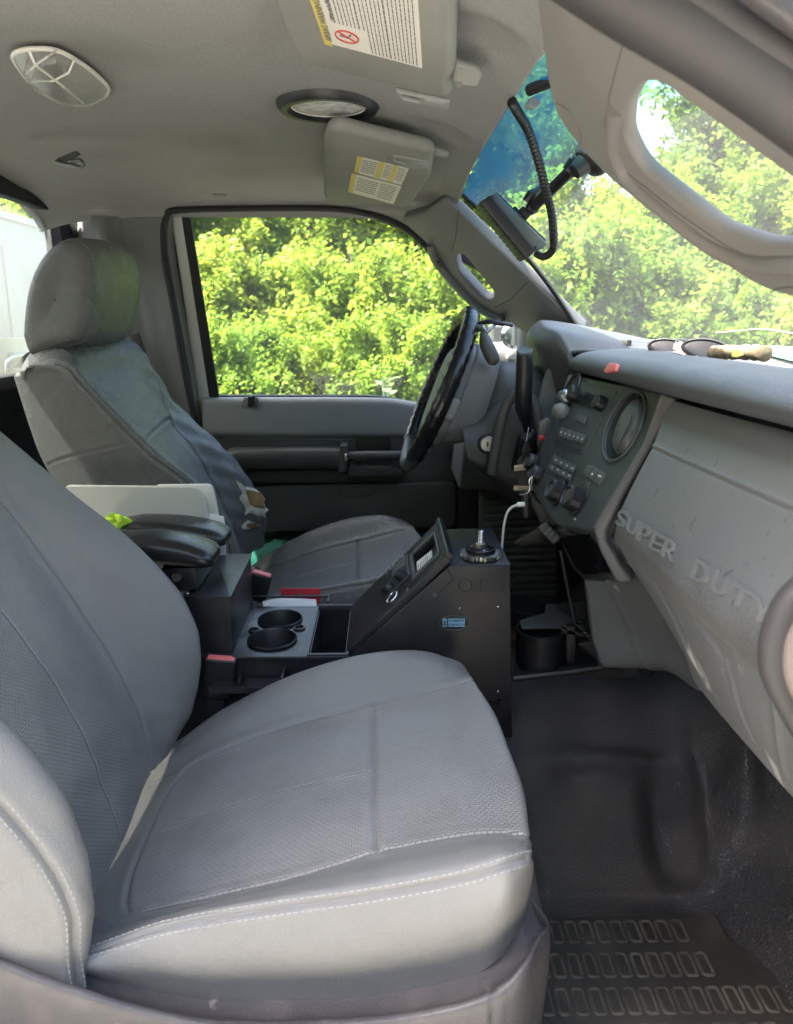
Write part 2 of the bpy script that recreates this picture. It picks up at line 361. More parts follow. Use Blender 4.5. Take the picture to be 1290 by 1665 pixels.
def box_mb(mb, c, sx, sy, sz, mi=0, rot=None):
    c = Vector(c); vs = []
    for i in (-.5, .5):
        for j in (-.5, .5):
            for k in (-.5, .5):
                d = Vector((i*sx, j*sy, k*sz)); vs.append(c+(rot @ d if rot else d))
    mb.add(vs, [(0, 1, 3, 2), (4, 6, 7, 5), (0, 4, 5, 1), (2, 3, 7, 6), (0, 2, 6, 4), (1, 5, 7, 3)], mi); return mb
def bevel(o, wd=.003, seg=2):
    m = o.modifiers.new('b', 'BEVEL'); m.width = wd; m.segments = seg; m.limit_method = 'ANGLE'; m.angle_limit = R(40); return o
def extrude_y(name, pts, y0, y1, m, parent=None, bev=.002):
    """profile (points with x,z) swept sideways from y0 to y1"""
    a = [Vector((p[0], y0, p[-1])) for p in pts]
    return plate(name, a, (0, -1, 0), y1-y0, m, parent, bev)

class Surf:
    """bicubic Catmull-Rom surface through a grid of points: rows are v, columns are u"""
    def __init__(s, rows): s.C = np.array([[tuple(p) for p in r] for r in rows], float); s.nv, s.nu = s.C.shape[:2]
    def ev(s, u, v):
        u = np.asarray(u, float); v = np.asarray(v, float)
        def w(t): return [.5*(-t**3+2*t**2-t), .5*(3*t**3-5*t**2+2), .5*(-3*t**3+4*t**2+t), .5*(t**3-t**2)]
        iu = np.clip(np.floor(u).astype(int), 0, s.nu-2); iv = np.clip(np.floor(v).astype(int), 0, s.nv-2)
        wu = w(u-iu); wv = w(v-iv); out = np.zeros(u.shape+(3,))
        C = s.C
        def g(a, b):
            # mirrored end points keep the end tangents
            aa = np.clip(a, 0, s.nv-1); bb = np.clip(b, 0, s.nu-1); p = C[aa, bb].copy()
            return p
        for i in range(4):
            for j in range(4): out += (wv[i]*wu[j])[..., None]*g(iv-1+i, iu-1+j)
        return out
    def nrm(s, u, v, e=.01):
        du = s.ev(u+e, v)-s.ev(u-e, v); dv = s.ev(u, v+e)-s.ev(u, v-e); n = np.cross(du, dv)
        return n/np.maximum(np.linalg.norm(n, axis=-1, keepdims=True), 1e-9)
def polyuv(pts, n=60, smooth=True):
    """polyline in (u,v), smoothed, resampled"""
    P = cr([Vector((a, b, 0)) for a, b in pts], 12) if smooth and len(pts) > 2 else [Vector((a, b, 0)) for a, b in pts]
    q = np.array([tuple(p)[:2] for p in P]); L = np.concatenate([[0], np.cumsum(np.linalg.norm(np.diff(q, axis=0), axis=1))])
    t = np.linspace(0, L[-1], n); return np.interp(t, L, q[:, 0]), np.interp(t, L, q[:, 1])
def patch(name, S, nu, nv, mats, parent=None, seams=(), region=None, sgn=1, stitch=None, uvf=None, us=None, vs=None, extra=None, disp=None, thick=0):
    """dense mesh of a Surf. seams: (uvpoints, depth, width); stitch: (uvpoints, side offset(s) m, material index)"""
    U, V = np.meshgrid(np.linspace(0, S.nu-1, nu) if us is None else us, np.linspace(0, S.nv-1, nv) if vs is None else vs)
    nv, nu = U.shape
    Pp = S.ev(U, V); N = S.nrm(np.clip(U, .011, S.nu-1.011), np.clip(V, .011, S.nv-1.011))*sgn
    D = np.zeros(U.shape)
    for pts, dep, wid in seams:
        su, sv = polyuv(pts, 70); q = S.ev(su, sv); d2 = np.full(U.shape, 1e9)
        for a_, b_ in zip(q[:-1], q[1:]):
            ab = b_-a_; L2 = max((ab**2).sum(), 1e-12); tt_ = np.clip(((Pp-a_) @ ab)/L2, 0, 1)
            d2 = np.minimum(d2, ((Pp-a_-tt_[..., None]*ab)**2).sum(-1))
        d = np.sqrt(d2); D -= dep*np.exp(-(d/wid)**2); D += dep*.35*np.exp(-((d-wid*3.2)/(wid*2.2))**2)
    if disp is not None: D += disp(Pp, U, V)
    Q = Pp+N*D[..., None]
    vv = Q.reshape(-1, 3); idx = np.arange(nu*nv).reshape(nv, nu)
    f = np.stack([idx[:-1, :-1], idx[:-1, 1:], idx[1:, 1:], idx[1:, :-1]], -1).reshape(-1, 4)
    if sgn < 0: f = f[:, ::-1]
    mb = MB(); mb.v = [tuple(a) for a in vv]; mb.f = [tuple(int(i) for i in a) for a in f]
    if region is not None:
        uc = (U[:-1, :-1]+U[1:, 1:])/2; vc = (V[:-1, :-1]+V[1:, 1:])/2
        mb.m = [int(a) for a in region(uc, vc).reshape(-1)]
    else: mb.m = [0]*len(mb.f)
    uvn = len(mb.f)
    if stitch:
        for pts, offs, mi, ln, gap, rad in stitch:
            su, sv = polyuv(pts, 600); q = S.ev(su, sv); nn = S.nrm(np.clip(su, .011, S.nu-1.011), np.clip(sv, .011, S.nv-1.011))*sgn
            tg = np.gradient(q, axis=0); tg /= np.maximum(np.linalg.norm(tg, axis=1, keepdims=True), 1e-9); sd_ = np.cross(nn, tg)
            L = np.concatenate([[0], np.cumsum(np.linalg.norm(np.diff(q, axis=0), axis=1))])
            for of in offs:
                t = 0
                while t+ln < L[-1]:
                    ts = [t, t+ln*.25, t+ln*.75, t+ln]; hs = [-.0003, rad*.9, rad*.9, -.0003]; pl = []
                    for a, h in zip(ts, hs):
                        b = [np.interp(a, L, q[:, c]) for c in range(3)]; s_ = [np.interp(a, L, sd_[:, c]) for c in range(3)]; n_ = [np.interp(a, L, nn[:, c]) for c in range(3)]
                        pl.append(Vector(b)+Vector(s_)*of+Vector(n_)*h)
                    tube_mb(mb, pl, rad, 5, mi, False); t += ln+gap
    if extra: extra(mb, S)
    me = bpy.data.meshes.new(name); me.from_pydata(mb.v, [], mb.f); me.update()
    me.polygons.foreach_set('material_index', mb.m)
    if uvf is not None:
        uvl = me.uv_layers.new(name='UVMap'); vi = np.zeros(len(me.loops), int); me.loops.foreach_get('vertex_index', vi)
        co = np.array(mb.v); w_ = np.array([uvf(co)[0], uvf(co)[1]]).T if callable(uvf) else None
        uvl.data.foreach_set('uv', w_[vi].reshape(-1))
    o = fin(name, me, mats, parent, 60)
    if thick:
        md = o.modifiers.new('s', 'SOLIDIFY'); md.thickness = thick; md.offset = -1
    return o
def text_mesh(s, size, ext=.0006, bev=0., bold=False, align='CENTER', space=1., sx=1.):
    cu = bpy.data.curves.new('t', 'FONT'); cu.body = s; cu.size = size; cu.extrude = ext; cu.bevel_depth = bev; cu.align_x = align; cu.align_y = 'CENTER'
    cu.space_character = space; cu.resolution_u = 3; cu.offset = .015*size if bold else 0
    ob = bpy.data.objects.new('t', cu); COL.objects.link(ob); dg = bpy.context.evaluated_depsgraph_get(); dg.update()
    me = bpy.data.meshes.new_from_object(ob.evaluated_get(dg)); bpy.data.objects.remove(ob); bpy.data.curves.remove(cu)
    me.transform(Matrix.Scale(sx, 4, Vector((1, 0, 0)))); me.materials.clear(); me.polygons.foreach_set('material_index', [0]*len(me.polygons)); return me
def place(me, o, xdir, nrm):
    n = Vector(nrm).normalized(); x = Vector(xdir); x = (x-n*x.dot(n)).normalized(); y = n.cross(x)
    me.transform(Matrix(((x.x, y.x, n.x, o[0]), (x.y, y.y, n.y, o[1]), (x.z, y.z, n.z, o[2]), (0, 0, 0, 1)))); return me
def ellipse_px(cx, cy, rx, ry, rot, pl, n=28):
    c, s = math.cos(R(rot)), math.sin(R(rot)); out = []
    for k in range(n):
        a = 2*math.pi*k/n; x, y = rx*math.cos(a), ry*math.sin(a); out.append(PL(cx+x*c-y*s, cy+x*s+y*c, pl))
    return out
def bar_px(mb, px, pl, wpx, mi=0, h=.001):
    """thin raised line along photo-pixel points on a plane"""
    P = PLs(px, pl); r = wpx
    tube_mb(mb, P, r, 6, mi)
def lerp(a, b, t): return a+(b-a)*t
def surf_uv(S, px, py, u0, u1, v0, v1, n=160):
    """the surface coordinates a photo pixel falls on"""
    U, V = np.meshgrid(np.linspace(u0, u1, n), np.linspace(v0, v1, n)); G = S.ev(U, V); r = ray(px, py); r = np.array(r/r.length)
    d = np.linalg.norm(np.cross(G, r), axis=-1); i = np.unravel_index(np.argmin(d), d.shape); return U[i], V[i]
def decal(name, S, px, rng_, sgn, lift, m, parent, rings=4, rag=0.):
    """a thin shape that lies on the curved surface"""
    uv = np.array([surf_uv(S, a, b, *rng_) for a, b in px]); c = uv.mean(0); k = len(uv); P = []
    for j in range(rings+1):
        f = 1-j/rings
        for i in range(k):
            u, v = c+(uv[i]-c)*f; h = lift if j else -.0005
            q = S.ev(np.array(u), np.array(v))+S.nrm(np.array(u), np.array(v))*sgn*(h+rag*random.uniform(-.5, 1)*(j in (0, 1))); P.append(tuple(q))
    mb = MB(); mb.add(P, [(j*k+i, j*k+(i+1) % k, (j+1)*k+(i+1) % k, (j+1)*k+i) for j in range(rings) for i in range(k)]); return mb.out(name, m, parent, 60)
def prof(pxs, yv, zs):
    """pixel polyline lying in plane Y=yv -> world points at the given heights (extrapolated)"""
    w_ = sorted([Y(a, b, yv) for a, b in pxs], key=lambda p: p.z); zz = [p.z for p in w_]; xx = [p.x for p in w_]; out = []
    for z in zs:
        if z < zz[0]: x = xx[0]
        elif z > zz[-1]: x = xx[-1]+(z-zz[-1])*(xx[-1]-xx[-2])/(zz[-1]-zz[-2]+1e-9)
        else: x = float(np.interp(z, zz, xx))
        out.append(Vector((x, yv, z)))
    return out
# ================================================================== THE PLACE OUTSIDE
GZ = -1.65
def ground():
    n = 60; xs = np.linspace(-150, 150, n); mb = MB()
    xs = np.sign(xs)*np.abs(xs)**1.6/150**.6
    v = [(x, y, GZ+(.0 if abs(x) < 6 and abs(y) < 6 else .12*math.sin(x*.7)*math.cos(y*.5))) for y in xs for x in xs]
    f = [(j*n+i, j*n+i+1, (j+1)*n+i+1, (j+1)*n+i) for j in range(n-1) for i in range(n-1)]
    o = mb.add(v, f).out('ground', soil, None, 60); tag(o, kind='structure'); return o
ground()
def yard():     # unseen pale gravel added on the open-door side, bounces sun into the cab
    n = 40; xs = np.linspace(-14, 14, n); ys = np.linspace(-16, 2.6, n); mb = MB()
    v = [(x, y, GZ+.06+.012*math.sin(x*3.1+y)*math.cos(y*2.3)) for y in ys for x in xs]
    f = [(j*n+i, j*n+i+1, (j+1)*n+i+1, (j+1)*n+i) for j in range(n-1) for i in range(n-1)]
    tag(mb.add(v, f).out('bounce_gravel_yard', yardm, None, 60), kind='structure')
yard()
def quads(cen, nrm, size, asp=1.6):
    """leaf quads as arrays"""
    n = len(cen); a = rng.normal(size=(n, 3)); u = np.cross(nrm, a); u /= np.linalg.norm(u, axis=1, keepdims=True)+1e-9
    v = np.cross(nrm, u); s = size[:, None]
    droop = nrm*s*.15
    p0 = cen-u*s*asp/2; p1 = cen-v*s/2+droop; p2 = cen+u*s*asp/2; p3 = cen+v*s/2+droop
    V = np.stack([p0, p1, p2, p3], 1).reshape(-1, 3); return V
def qmesh(name, V):
    me = bpy.data.meshes.new(name); n = len(V); me.vertices.add(n); me.vertices.foreach_set('co', V.astype(np.float32).reshape(-1))
    me.loops.add(n); me.loops.foreach_set('vertex_index', np.arange(n, dtype=np.int32))
    me.polygons.add(n//4); me.polygons.foreach_set('loop_start', np.arange(0, n, 4, dtype=np.int32)); me.polygons.foreach_set('loop_total', np.full(n//4, 4, np.int32))
    me.update(); me.validate(); return me
def crown_mesh(name, H, W, nb, nl, ls, base=.08, seed=1):
    """crown grown from branches: every branch carries upright leafy shoots, so the outline stays loose and feathery"""
    rg = np.random.default_rng(seed); cen = []; nr = []; sz = []; br = []
    for b in range(nb):
        h0 = base*H+(H*.86-base*H)*rg.random()**.9; k = h0/H; az = rg.random()*2*math.pi
        L = W*(1.05-.75*k**1.6)*rg.uniform(.45, 1.12); rise = rg.uniform(.25, .95)*L
        p0 = np.array([0, 0, h0*.86]); p2 = p0+np.array([math.cos(az)*L, math.sin(az)*L, rise]); p1 = (p0+p2)/2+np.array([0, 0, -.12*L]); br.append((p0, p1, p2))
        ns = int(6+9*L/W)
        for s_ in range(ns):
            t = .30+.72*(s_+rg.random())/ns; q = p0*(1-t)**2+2*p1*t*(1-t)+p2*t*t
            d = np.array([math.cos(az), math.sin(az), 0])*rg.uniform(-.2, .8)+rg.normal(size=3)*.45; d[2] = abs(d[2])+.55; d /= np.linalg.norm(d)
            sl = rg.uniform(.22, .62)*(W/1.8)**.5; n = int(nl*rg.uniform(.6, 1.3)); u = rg.random(n)
            c = q+d*(u*sl)[:, None]+rg.normal(size=(n, 3))*(.085*(1.15-u*.8))[:, None]
            cen.append(c); m = rg.normal(size=(n, 3))*.7+np.array([0, -.15, .6])+d*.2; nr.append(m/np.linalg.norm(m, axis=1, keepdims=True)); sz.append(ls*rg.uniform(.6, 1.35, n)*(1.1-.35*u))
    return qmesh(name, quads(np.concatenate(cen), np.concatenate(nr), np.concatenate(sz), 1.9)), br
def trunk_mesh(name, H, W, br):
    mb = MB(); tube_mb(mb, cr([(0, 0, 0), (.05*W, 0, H*.25), (-.03*W, .04*W, H*.55), (0, 0, H*.9)], 6), [H*.016*(1-.8*i/18)+.006 for i in range(19)], 8)
    for p0, p1, p2 in br[::2]:
        tube_mb(mb, [Vector(p0*(1-t)**2+2*p1*t*(1-t)+p2*t*t) for t in np.linspace(0, .95, 6)], [.020*(1-i/6.5)+.003 for i in range(6)], 5)
    me = bpy.data.meshes.new(name); me.from_pydata(mb.v, [], mb.f); me.update(); return me
variants = []
for i, (H, W, nc, nl, ls, mt) in enumerate([(6.2, 2.0, 150, 52, .056, leaf_a), (5.2, 1.8, 130, 52, .056, leaf_a), (6.8, 2.0, 150, 46, .062, leaf_b), (3.0, 1.3, 90, 50, .048, leaf_a), (5.6, 1.7, 135, 52, .054, leaf_a)]):
    cm, cs = crown_mesh('crown', H, W, nc, nl, ls, .03, 11+i); cm.materials.append(mt); tm = trunk_mesh('trunk', H, W, cs); tm.materials.append(bark); variants.append((cm, tm))
SEEN = {}
def tree(vi, x, y, s, rz, label, cat='tree', group='leafy trees beyond the cab', name='leafy_tree'):
    k = SEEN.get(label, 0); SEEN[label] = k+1
    if k: label += ('', ' further right', ' furthest right', ' last right')[min(k, 3)]
    t = thing(name, label, cat, (x, y, GZ), group); t.scale = (s, s, s*random.uniform(.95, 1.05)); t.rotation_euler.z = rz
    for nm, me in (('crown', variants[vi][0]), ('trunk', variants[vi][1])):
        o = bpy.data.objects.new(nm, me); COL.objects.link(o); o.parent = t
    return t
def where(az):
    if az < -27: return 'left of the rear window view'
    if az < -15: return 'seen through the rear window'
    if az < -8: return 'behind the left third of the driver window'
    if az < -3: return 'behind the middle of the driver window'
    if az < 4: return 'behind the right end of the driver window'
    if az < 9: return 'behind the steering wheel and gear lever'
    if az < 14: return 'behind the light bar in the windscreen'
    if az < 19: return 'behind the middle of the windscreen'
    if az < 24: return 'seen in the pillar handle opening'
    if az < 31: return 'behind the right end of the windscreen'
    return 'beyond the right edge of the windscreen'
def pol(az, d): return d*math.sin(R(az)), d*math.cos(R(az))
TL = {0: 'tall bright yellow green tree', 1: 'rounded yellow green tree', 4: 'slender bright green tree',
      2: 'darker green tree at the back', 3: 'low bushy green sapling'}
az = -35
while az < 39:        # back row, darker
    d = random.uniform(15.5, 18.5); x, y = pol(az, d); s = random.uniform(1.05, 1.3)
    if 10 < az < 27: s *= .58
    tree(2, x, y, s, random.random()*6.28, TL[2]+' '+where(az)); az += random.uniform(5.0, 6.5)
az = -34
while az < 38:        # middle row
    d = random.uniform(11.5, 13.5); vi = random.choice([0, 4, 1]); s = random.uniform(.8, 1.15)
    if 10.5 < az < 27: s *= .64
    x, y = pol(az, d); tree(vi, x, y, s, random.random()*6.28, TL[vi]+' '+where(az)); az += random.uniform(4.2, 5.6)
az = -22
while az < 16:        # a low hedge that closes the view above the door sill
    d = random.uniform(6.6, 7.4); x, y = pol(az, d); tree(3, x, y, random.uniform(.48, .66), random.random()*6.28, 'knee high green bush '+where(az), 'bush', 'low bushes on the bank', 'low_bush'); az += random.uniform(5, 6.5)
az = -33
while az < 37:        # front row of saplings
    d = random.uniform(8.6, 9.8); x, y = pol(az, d); tree(3, x, y, random.uniform(.65, .95), random.random()*6.28, TL[3]+' '+where(az), 'sapling', 'bushy saplings in front of the trees', 'bushy_sapling'); az += random.uniform(4.5, 6.5)
# a single taller tree whose crown stands against the sky in the pillar handle gap
p = pol(24.2, 13.4); tree(2, p[0], p[1], .98, 1.0, 'mid green tree with a feathery top standing against the sky', 'tree', None)
# unseen trees added on the open side to block low sky light
SIDE = {112: 'first from the front', 126: 'second from the front', 140: 'third from the front', 154: 'fourth from the front', 168: 'just ahead of the middle', 182: 'straight out from the doorway', 196: 'just behind the middle', 210: 'fourth from the rear', 224: 'third from the rear', 238: 'second from the rear', 252: 'first from the rear'}
for az_, d in zip(SIDE, (11, 10, 9.5, 10.5, 9.8, 10.6, 9.6, 10.2, 9.4, 10.4, 11)):
    x, y = pol(az_, d); tree(2, x, y, 1.05, az_, 'unseen green tree added to block sky on the open side, '+SIDE[az_])
def grass():
    n = 26000; a = rng.uniform(-1, 1, n)*R(60); d = 3.5+rng.random(n)**1.0*11; x = np.sin(a)*d; y = np.cos(a)*d
    h = rng.uniform(.12, .38, n); th = rng.random(n)*6.28; w_ = .02; c = np.stack([x, y, np.full(n, GZ-.12)], 1)
    u = np.stack([np.cos(th), np.sin(th), 0*th], 1)*w_; lean = rng.normal(size=(n, 3))*.09; lean[:, 2] = 0; up = np.stack([0*h, 0*h, h], 1)
    V = np.stack([c-u, c+u, c+u*.3+up+lean, c-u*.3+up+lean], 1).reshape(-1, 3); me = qmesh('grass', V)
    o = fin('grass', me, grassm, None, 0); tag(o, 'tall green grass on the bank below the tree line', 'grass', kind='stuff')
grass()
def weed():   # pale broad-leaved plant outside the driver window
    base = Vector(Y(628, 640, 5.2)); t = thing('broad_leaf_plant', 'pale green broad leaved weed standing just outside the driver window', 'plant', (base.x, base.y, GZ))
    cen = []; mb = MB(); top = .10+base.z
    tube_mb(mb, cr([(base.x, base.y, GZ), (base.x+.02, base.y, (GZ+top)/2), (base.x-.02, base.y, top)], 6), .015, 6); mb.out('stem', leaf_c, t)
    ml = MB()
    for i in range(26):
        a = i*2.4; h = top-.02-i*.035; L = .10+.010*i; r0 = Vector((base.x, base.y, h)); d = Vector((math.cos(a), math.sin(a), .75-.03*i)); s = Vector((-math.sin(a), math.cos(a), 0))
        pts = [r0+d*L*k+Vector((0, 0, -L*.35*k*k)) for k in (0, .3, .65, 1)]; wd = [.006, .03+.0008*i, .034, .002]; vs = []
        for p_, ww in zip(pts, wd): vs += [p_-s*ww, p_+Vector((0, 0, -.006)), p_+s*ww]
        ml.add(vs, [(k*3+j, k*3+j+1, k*3+j+4, k*3+j+3) for k in range(3) for j in range(2)])
    ml.out('leaves', leaf_c, t)
weed()

# ================================================================== UTILITY BODY BEHIND THE CAB
def body():
    t = thing('service_body', 'dusty white steel utility body behind the rear window', 'utility body', (-1.6, 1.13, GZ+.6))
    pl = (Vector((-1.05, 0, 0)), Vector((1, 0, 0)))
    pts = fillet([PL(-900, 335, pl), PL(0, 342, pl), PL(80, 364, pl), PL(90, 900, pl), PL(-900, 900, pl)], .03)
    plate('front_panel', pts, (1, 0, 0), .02, white_p, t, .004)
    mb = MB(); tube_mb(mb, [PL(0, 352, pl)+Vector((.004, 0, 0)), PL(70, 372, pl)+Vector((.004, 0, 0)), PL(80, 380, pl)+Vector((.004, 0, 0)), PL(82, 540, pl)+Vector((.004, 0, 0))], .003, 6)
    tube_mb(mb, [PL(2, 400, pl)+Vector((.003, 0, 0)), PL(20, 550, pl)+Vector((.003, 0, 0))], .0025, 6); mb.out('panel_rib', white_p, t)
    plate('lower_ledge', [PL(-900, 553, pl)+Vector((.03, 0, 0)), PL(84, 548, pl)+Vector((.03, 0, 0)), PL(84, 900, pl)+Vector((.03, 0, 0)), PL(-900, 900, pl)+Vector((.03, 0, 0))], (1, 0, 0), .028, cream, t, .004)
    q = off(pl, .05)
    tube('grab_rail', cr([PL(12, 640, q), PL(9, 600, q), PL(14, 586, q), PL(30, 580, q), PL(60, 578, q)], 6), .006, steel, t)
    plate('rail_bracket', PLs([(22, 572), (48, 570), (50, 600), (24, 606)], off(pl, .044)), (1, 0, 0), .012, white_p, t, .002)
    mb = MB(); box_mb(mb, (-2.1, 1.3, -.55), 2.05, 1.9, 1.1); mb.out('body_box', white_p, t)
body()

# ================================================================== CAB SHELL
cab = thing('truck_cab', 'grey interior shell of an older work truck cab seen through its open passenger door', 'truck cab', (0, 1.15, -.82))
HX0, HX1 = -.82, .165
def hz(x, y):
    u = (y-1.2)/.75; z = .315-.072*abs(u)**3.2
    if y > 1.86: z -= (y-1.86)*.22
    k = max(0, (x+.10)/.265); z -= .055*k**2.2
    k = max(0, (-x-.6)/.24); z -= .035*k**2.2
    return z
def headliner():
    ys = [.32, .45, .6, .8, 1.0, 1.2, 1.4, 1.6, 1.75, 1.86, 1.915, 1.935]; xs = [-.84, -.75, -.6, -.4, -.2, -.05, .05, .11, .15, .165]
    rows = [[Vector((x, y, hz(x, y)-(.0 if y < 1.93 else .012))) for x in xs]+[Vector((.168, y, hz(.165, y)+.012))] for y in ys]
    S = Surf(rows)
    wells = [(Y(560, 168, 1.13), .0, 0), ]
    def disp(P, U, V):
        d = np.zeros(U.shape)
        def bump(c, rx, ry, h):
            nonlocal d; d += h*np.exp(-(((P[..., 0]-c[0])/rx)**2+((P[..., 1]-c[1])/ry)**2)**2)
        # recesses pressed into the cloth: dome lamp, coat hook pocket, visor pivots, visor tip pads
        bump(Y(95, 115, 1.10), .13, .12, -.007); bump(Y(120, 255, 1.55), .07, .045, -.010); bump(Y(775, 150, .90), .05, .06, -.012)
        bump(Y(722, 255, 1.36), .045, .05, -.010); bump(Y(525, 248, 1.36), .02, .03, -.006); bump(Y(330, 290, 1.6), .22, .12, -.006)
        return d
    patch('headliner', S, 150, 190, headl, cab, sgn=-1, disp=disp, thick=.0)
    ry = [.30, .6, 1.2, 1.8, 2.0]; rx = [-.9, -.5, 0, .17]
    S2 = Surf([[Vector((x, y, .40-.09*abs((y-1.2)/.85)**3)) for x in rx] for y in ry]); o = patch('roof_skin', S2, 12, 12, white_p, cab); m = o.modifiers.new('s', 'SOLIDIFY'); m.thickness = .01
headliner()
# the small moulded airbag mark over the driver door
_pl = yplane(1.88)
mk = thing('airbag_mark', 'small raised oval airbag tag above the driver window', 'airbag tag', Y(358, 321, 1.86))
def airbag():
    c = Vector(Y(358, 320, 1.875)); c.z = hz(c.x, c.y)-.001; nrm = Vector((0, -.35, -1)).normalized(); xd = Vector((1, 0, 0))
    yd = nrm.cross(xd); pts = fillet([c+xd*a*.018+yd*b*.006 for a, b in ((-1, -1), (1, -1), (1, 1), (-1, 1))], .005)
    plate('tag_plate', pts, nrm, .002, trim, mk, .0006)
    m = place(text_mesh('AIRBAG', .0085, .0003), c+nrm*.0003, xd, nrm); fin('tag_lettering', m, ink, mk)
airbag()
# rear wall with rear window
def rear():
    xw = -.80; P = lambda y, z: Vector((xw, y, z))
    outer = [P(.30, -.85), P(1.97, -.85), P(1.97, .31), P(.30, .31)]
    wpl = (Vector((xw, 0, 0)), Vector((1, 0, 0)))
    core = [P(.42, -.15), P(PL(131, 420, wpl).y+.05, -.15), PL(127, 400, wpl), PL(113, 352, wpl), PL(86, 333, wpl), PL(0, 303, wpl)]; core.append(P(.42, core[-1].z))
    rad_ = [.05, .03, .05, .05, .06, .2, .06]; hole = fillet(core, rad_, 6); cen_ = P(1.1, .03)
    def grow(k): return [P(p.y+(k if p.y > 1.3 else -k), p.z+(k if p.z > 0 else -k)) for p in core]
    plate('rear_wall', outer, (1, 0, 0), .04, carpet, cab, .004, [hole])
    plate('rear_window_seal', [p+Vector((.006, 0, 0)) for p in fillet(grow(.012), rad_)], (1, 0, 0), .03, rubber, cab, .004, [[p+Vector((.006, 0, 0)) for p in fillet(grow(-.016), rad_)]])
    plate('rear_window_glass', [P(.40, -.17)-Vector((.02, 0, 0)), P(1.95, -.17)-Vector((.02, 0, 0)), P(1.95, .28)-Vector((.02, 0, 0)), P(.4, .28)-Vector((.02, 0, 0))], (1, 0, 0), .004, glass_rear, cab)
rear()
# rear corner trim between the rear window and the driver door
def corner():
    A = lambda px, py, y: Y(px, py, y)
    rows = [[X(126, 345, -.795), A(150, 350, 1.925), A(200, 352, 1.935), A(262, 352, 1.93), A(276, 349, 1.925), A(284, 345, 1.945)],
            [X(128, 395, -.795), A(160, 400, 1.925), A(210, 400, 1.935), A(262, 400, 1.93), A(275, 400, 1.925), A(284, 400, 1.945)],
            [X(132, 470, -.795), A(175, 470, 1.925), A(225, 470, 1.935), A(272, 480, 1.93), A(286, 480, 1.925), A(296, 480, 1.945)],
            [X(140, 600, -.795), A(200, 600, 1.925), A(255, 600, 1.935), A(296, 600, 1.93), A(309, 600, 1.925), A(318, 600, 1.945)],
            [X(150, 800, -.795), A(230, 800, 1.925), A(285, 800, 1.935), A(325, 800, 1.93), A(338, 800, 1.925), A(346, 800, 1.945)],
            [X(160, 1000, -.795), A(260, 1000, 1.925), A(300, 1000, 1.935), A(345, 1000, 1.93), A(360, 1000, 1.925), A(370, 1000, 1.945)]]
    S = Surf(rows)
    patch('rear_pillar_trim', S, 70, 90, trim_m, cab, sgn=-1, seams=[([(0, 3.28), (2, 3.25), (5, 3.25)], .003, .003)],
          disp=lambda P, U, V: .003*np.exp(-((U-2.1)/.25)**2)*np.clip((V-.5)*2, 0, 1), thick=.0)
    tube('door_seal', cr([Y(268, 420, 1.915), Y(266, 375, 1.915), Y(272, 352, 1.915), Y(288, 342, 1.915), Y(400, 339, 1.912), Y(530, 339, 1.912), Y(600, 348, 1.912), Y(650, 366, 1.912), Y(685, 392, 1.91), Y(712, 425, 1.91)], 8), .0075, rubber, cab)
    tube('door_seal', cr([Y(268, 420, 1.915), Y(283, 500, 1.915), Y(300, 600, 1.915), Y(318, 690, 1.915), Y(345, 860, 1.915)], 8), .0085, rubber, cab)
corner()
# seat belt and guide on the rear corner
sb = thing('seat_belt', 'dark driver seat belt webbing running down the rear corner trim behind the headrest', 'seat belt', Y(185, 400, 1.88))
plate('belt_guide', fillet(PLs([(158, 395), (185, 390), (193, 402), (194, 418), (160, 418)], yplane(1.87)), .012), (0, -1, 0), .03, trim_m, sb, .006)
for a, b, c_, d in (((212, 545), (226, 540), (262, 640), (240, 660)),):
    plate('webbing', PLs([a, b, c_, d], yplane(1.895)), (0, -1, 0), .003, black, sb, .0005)
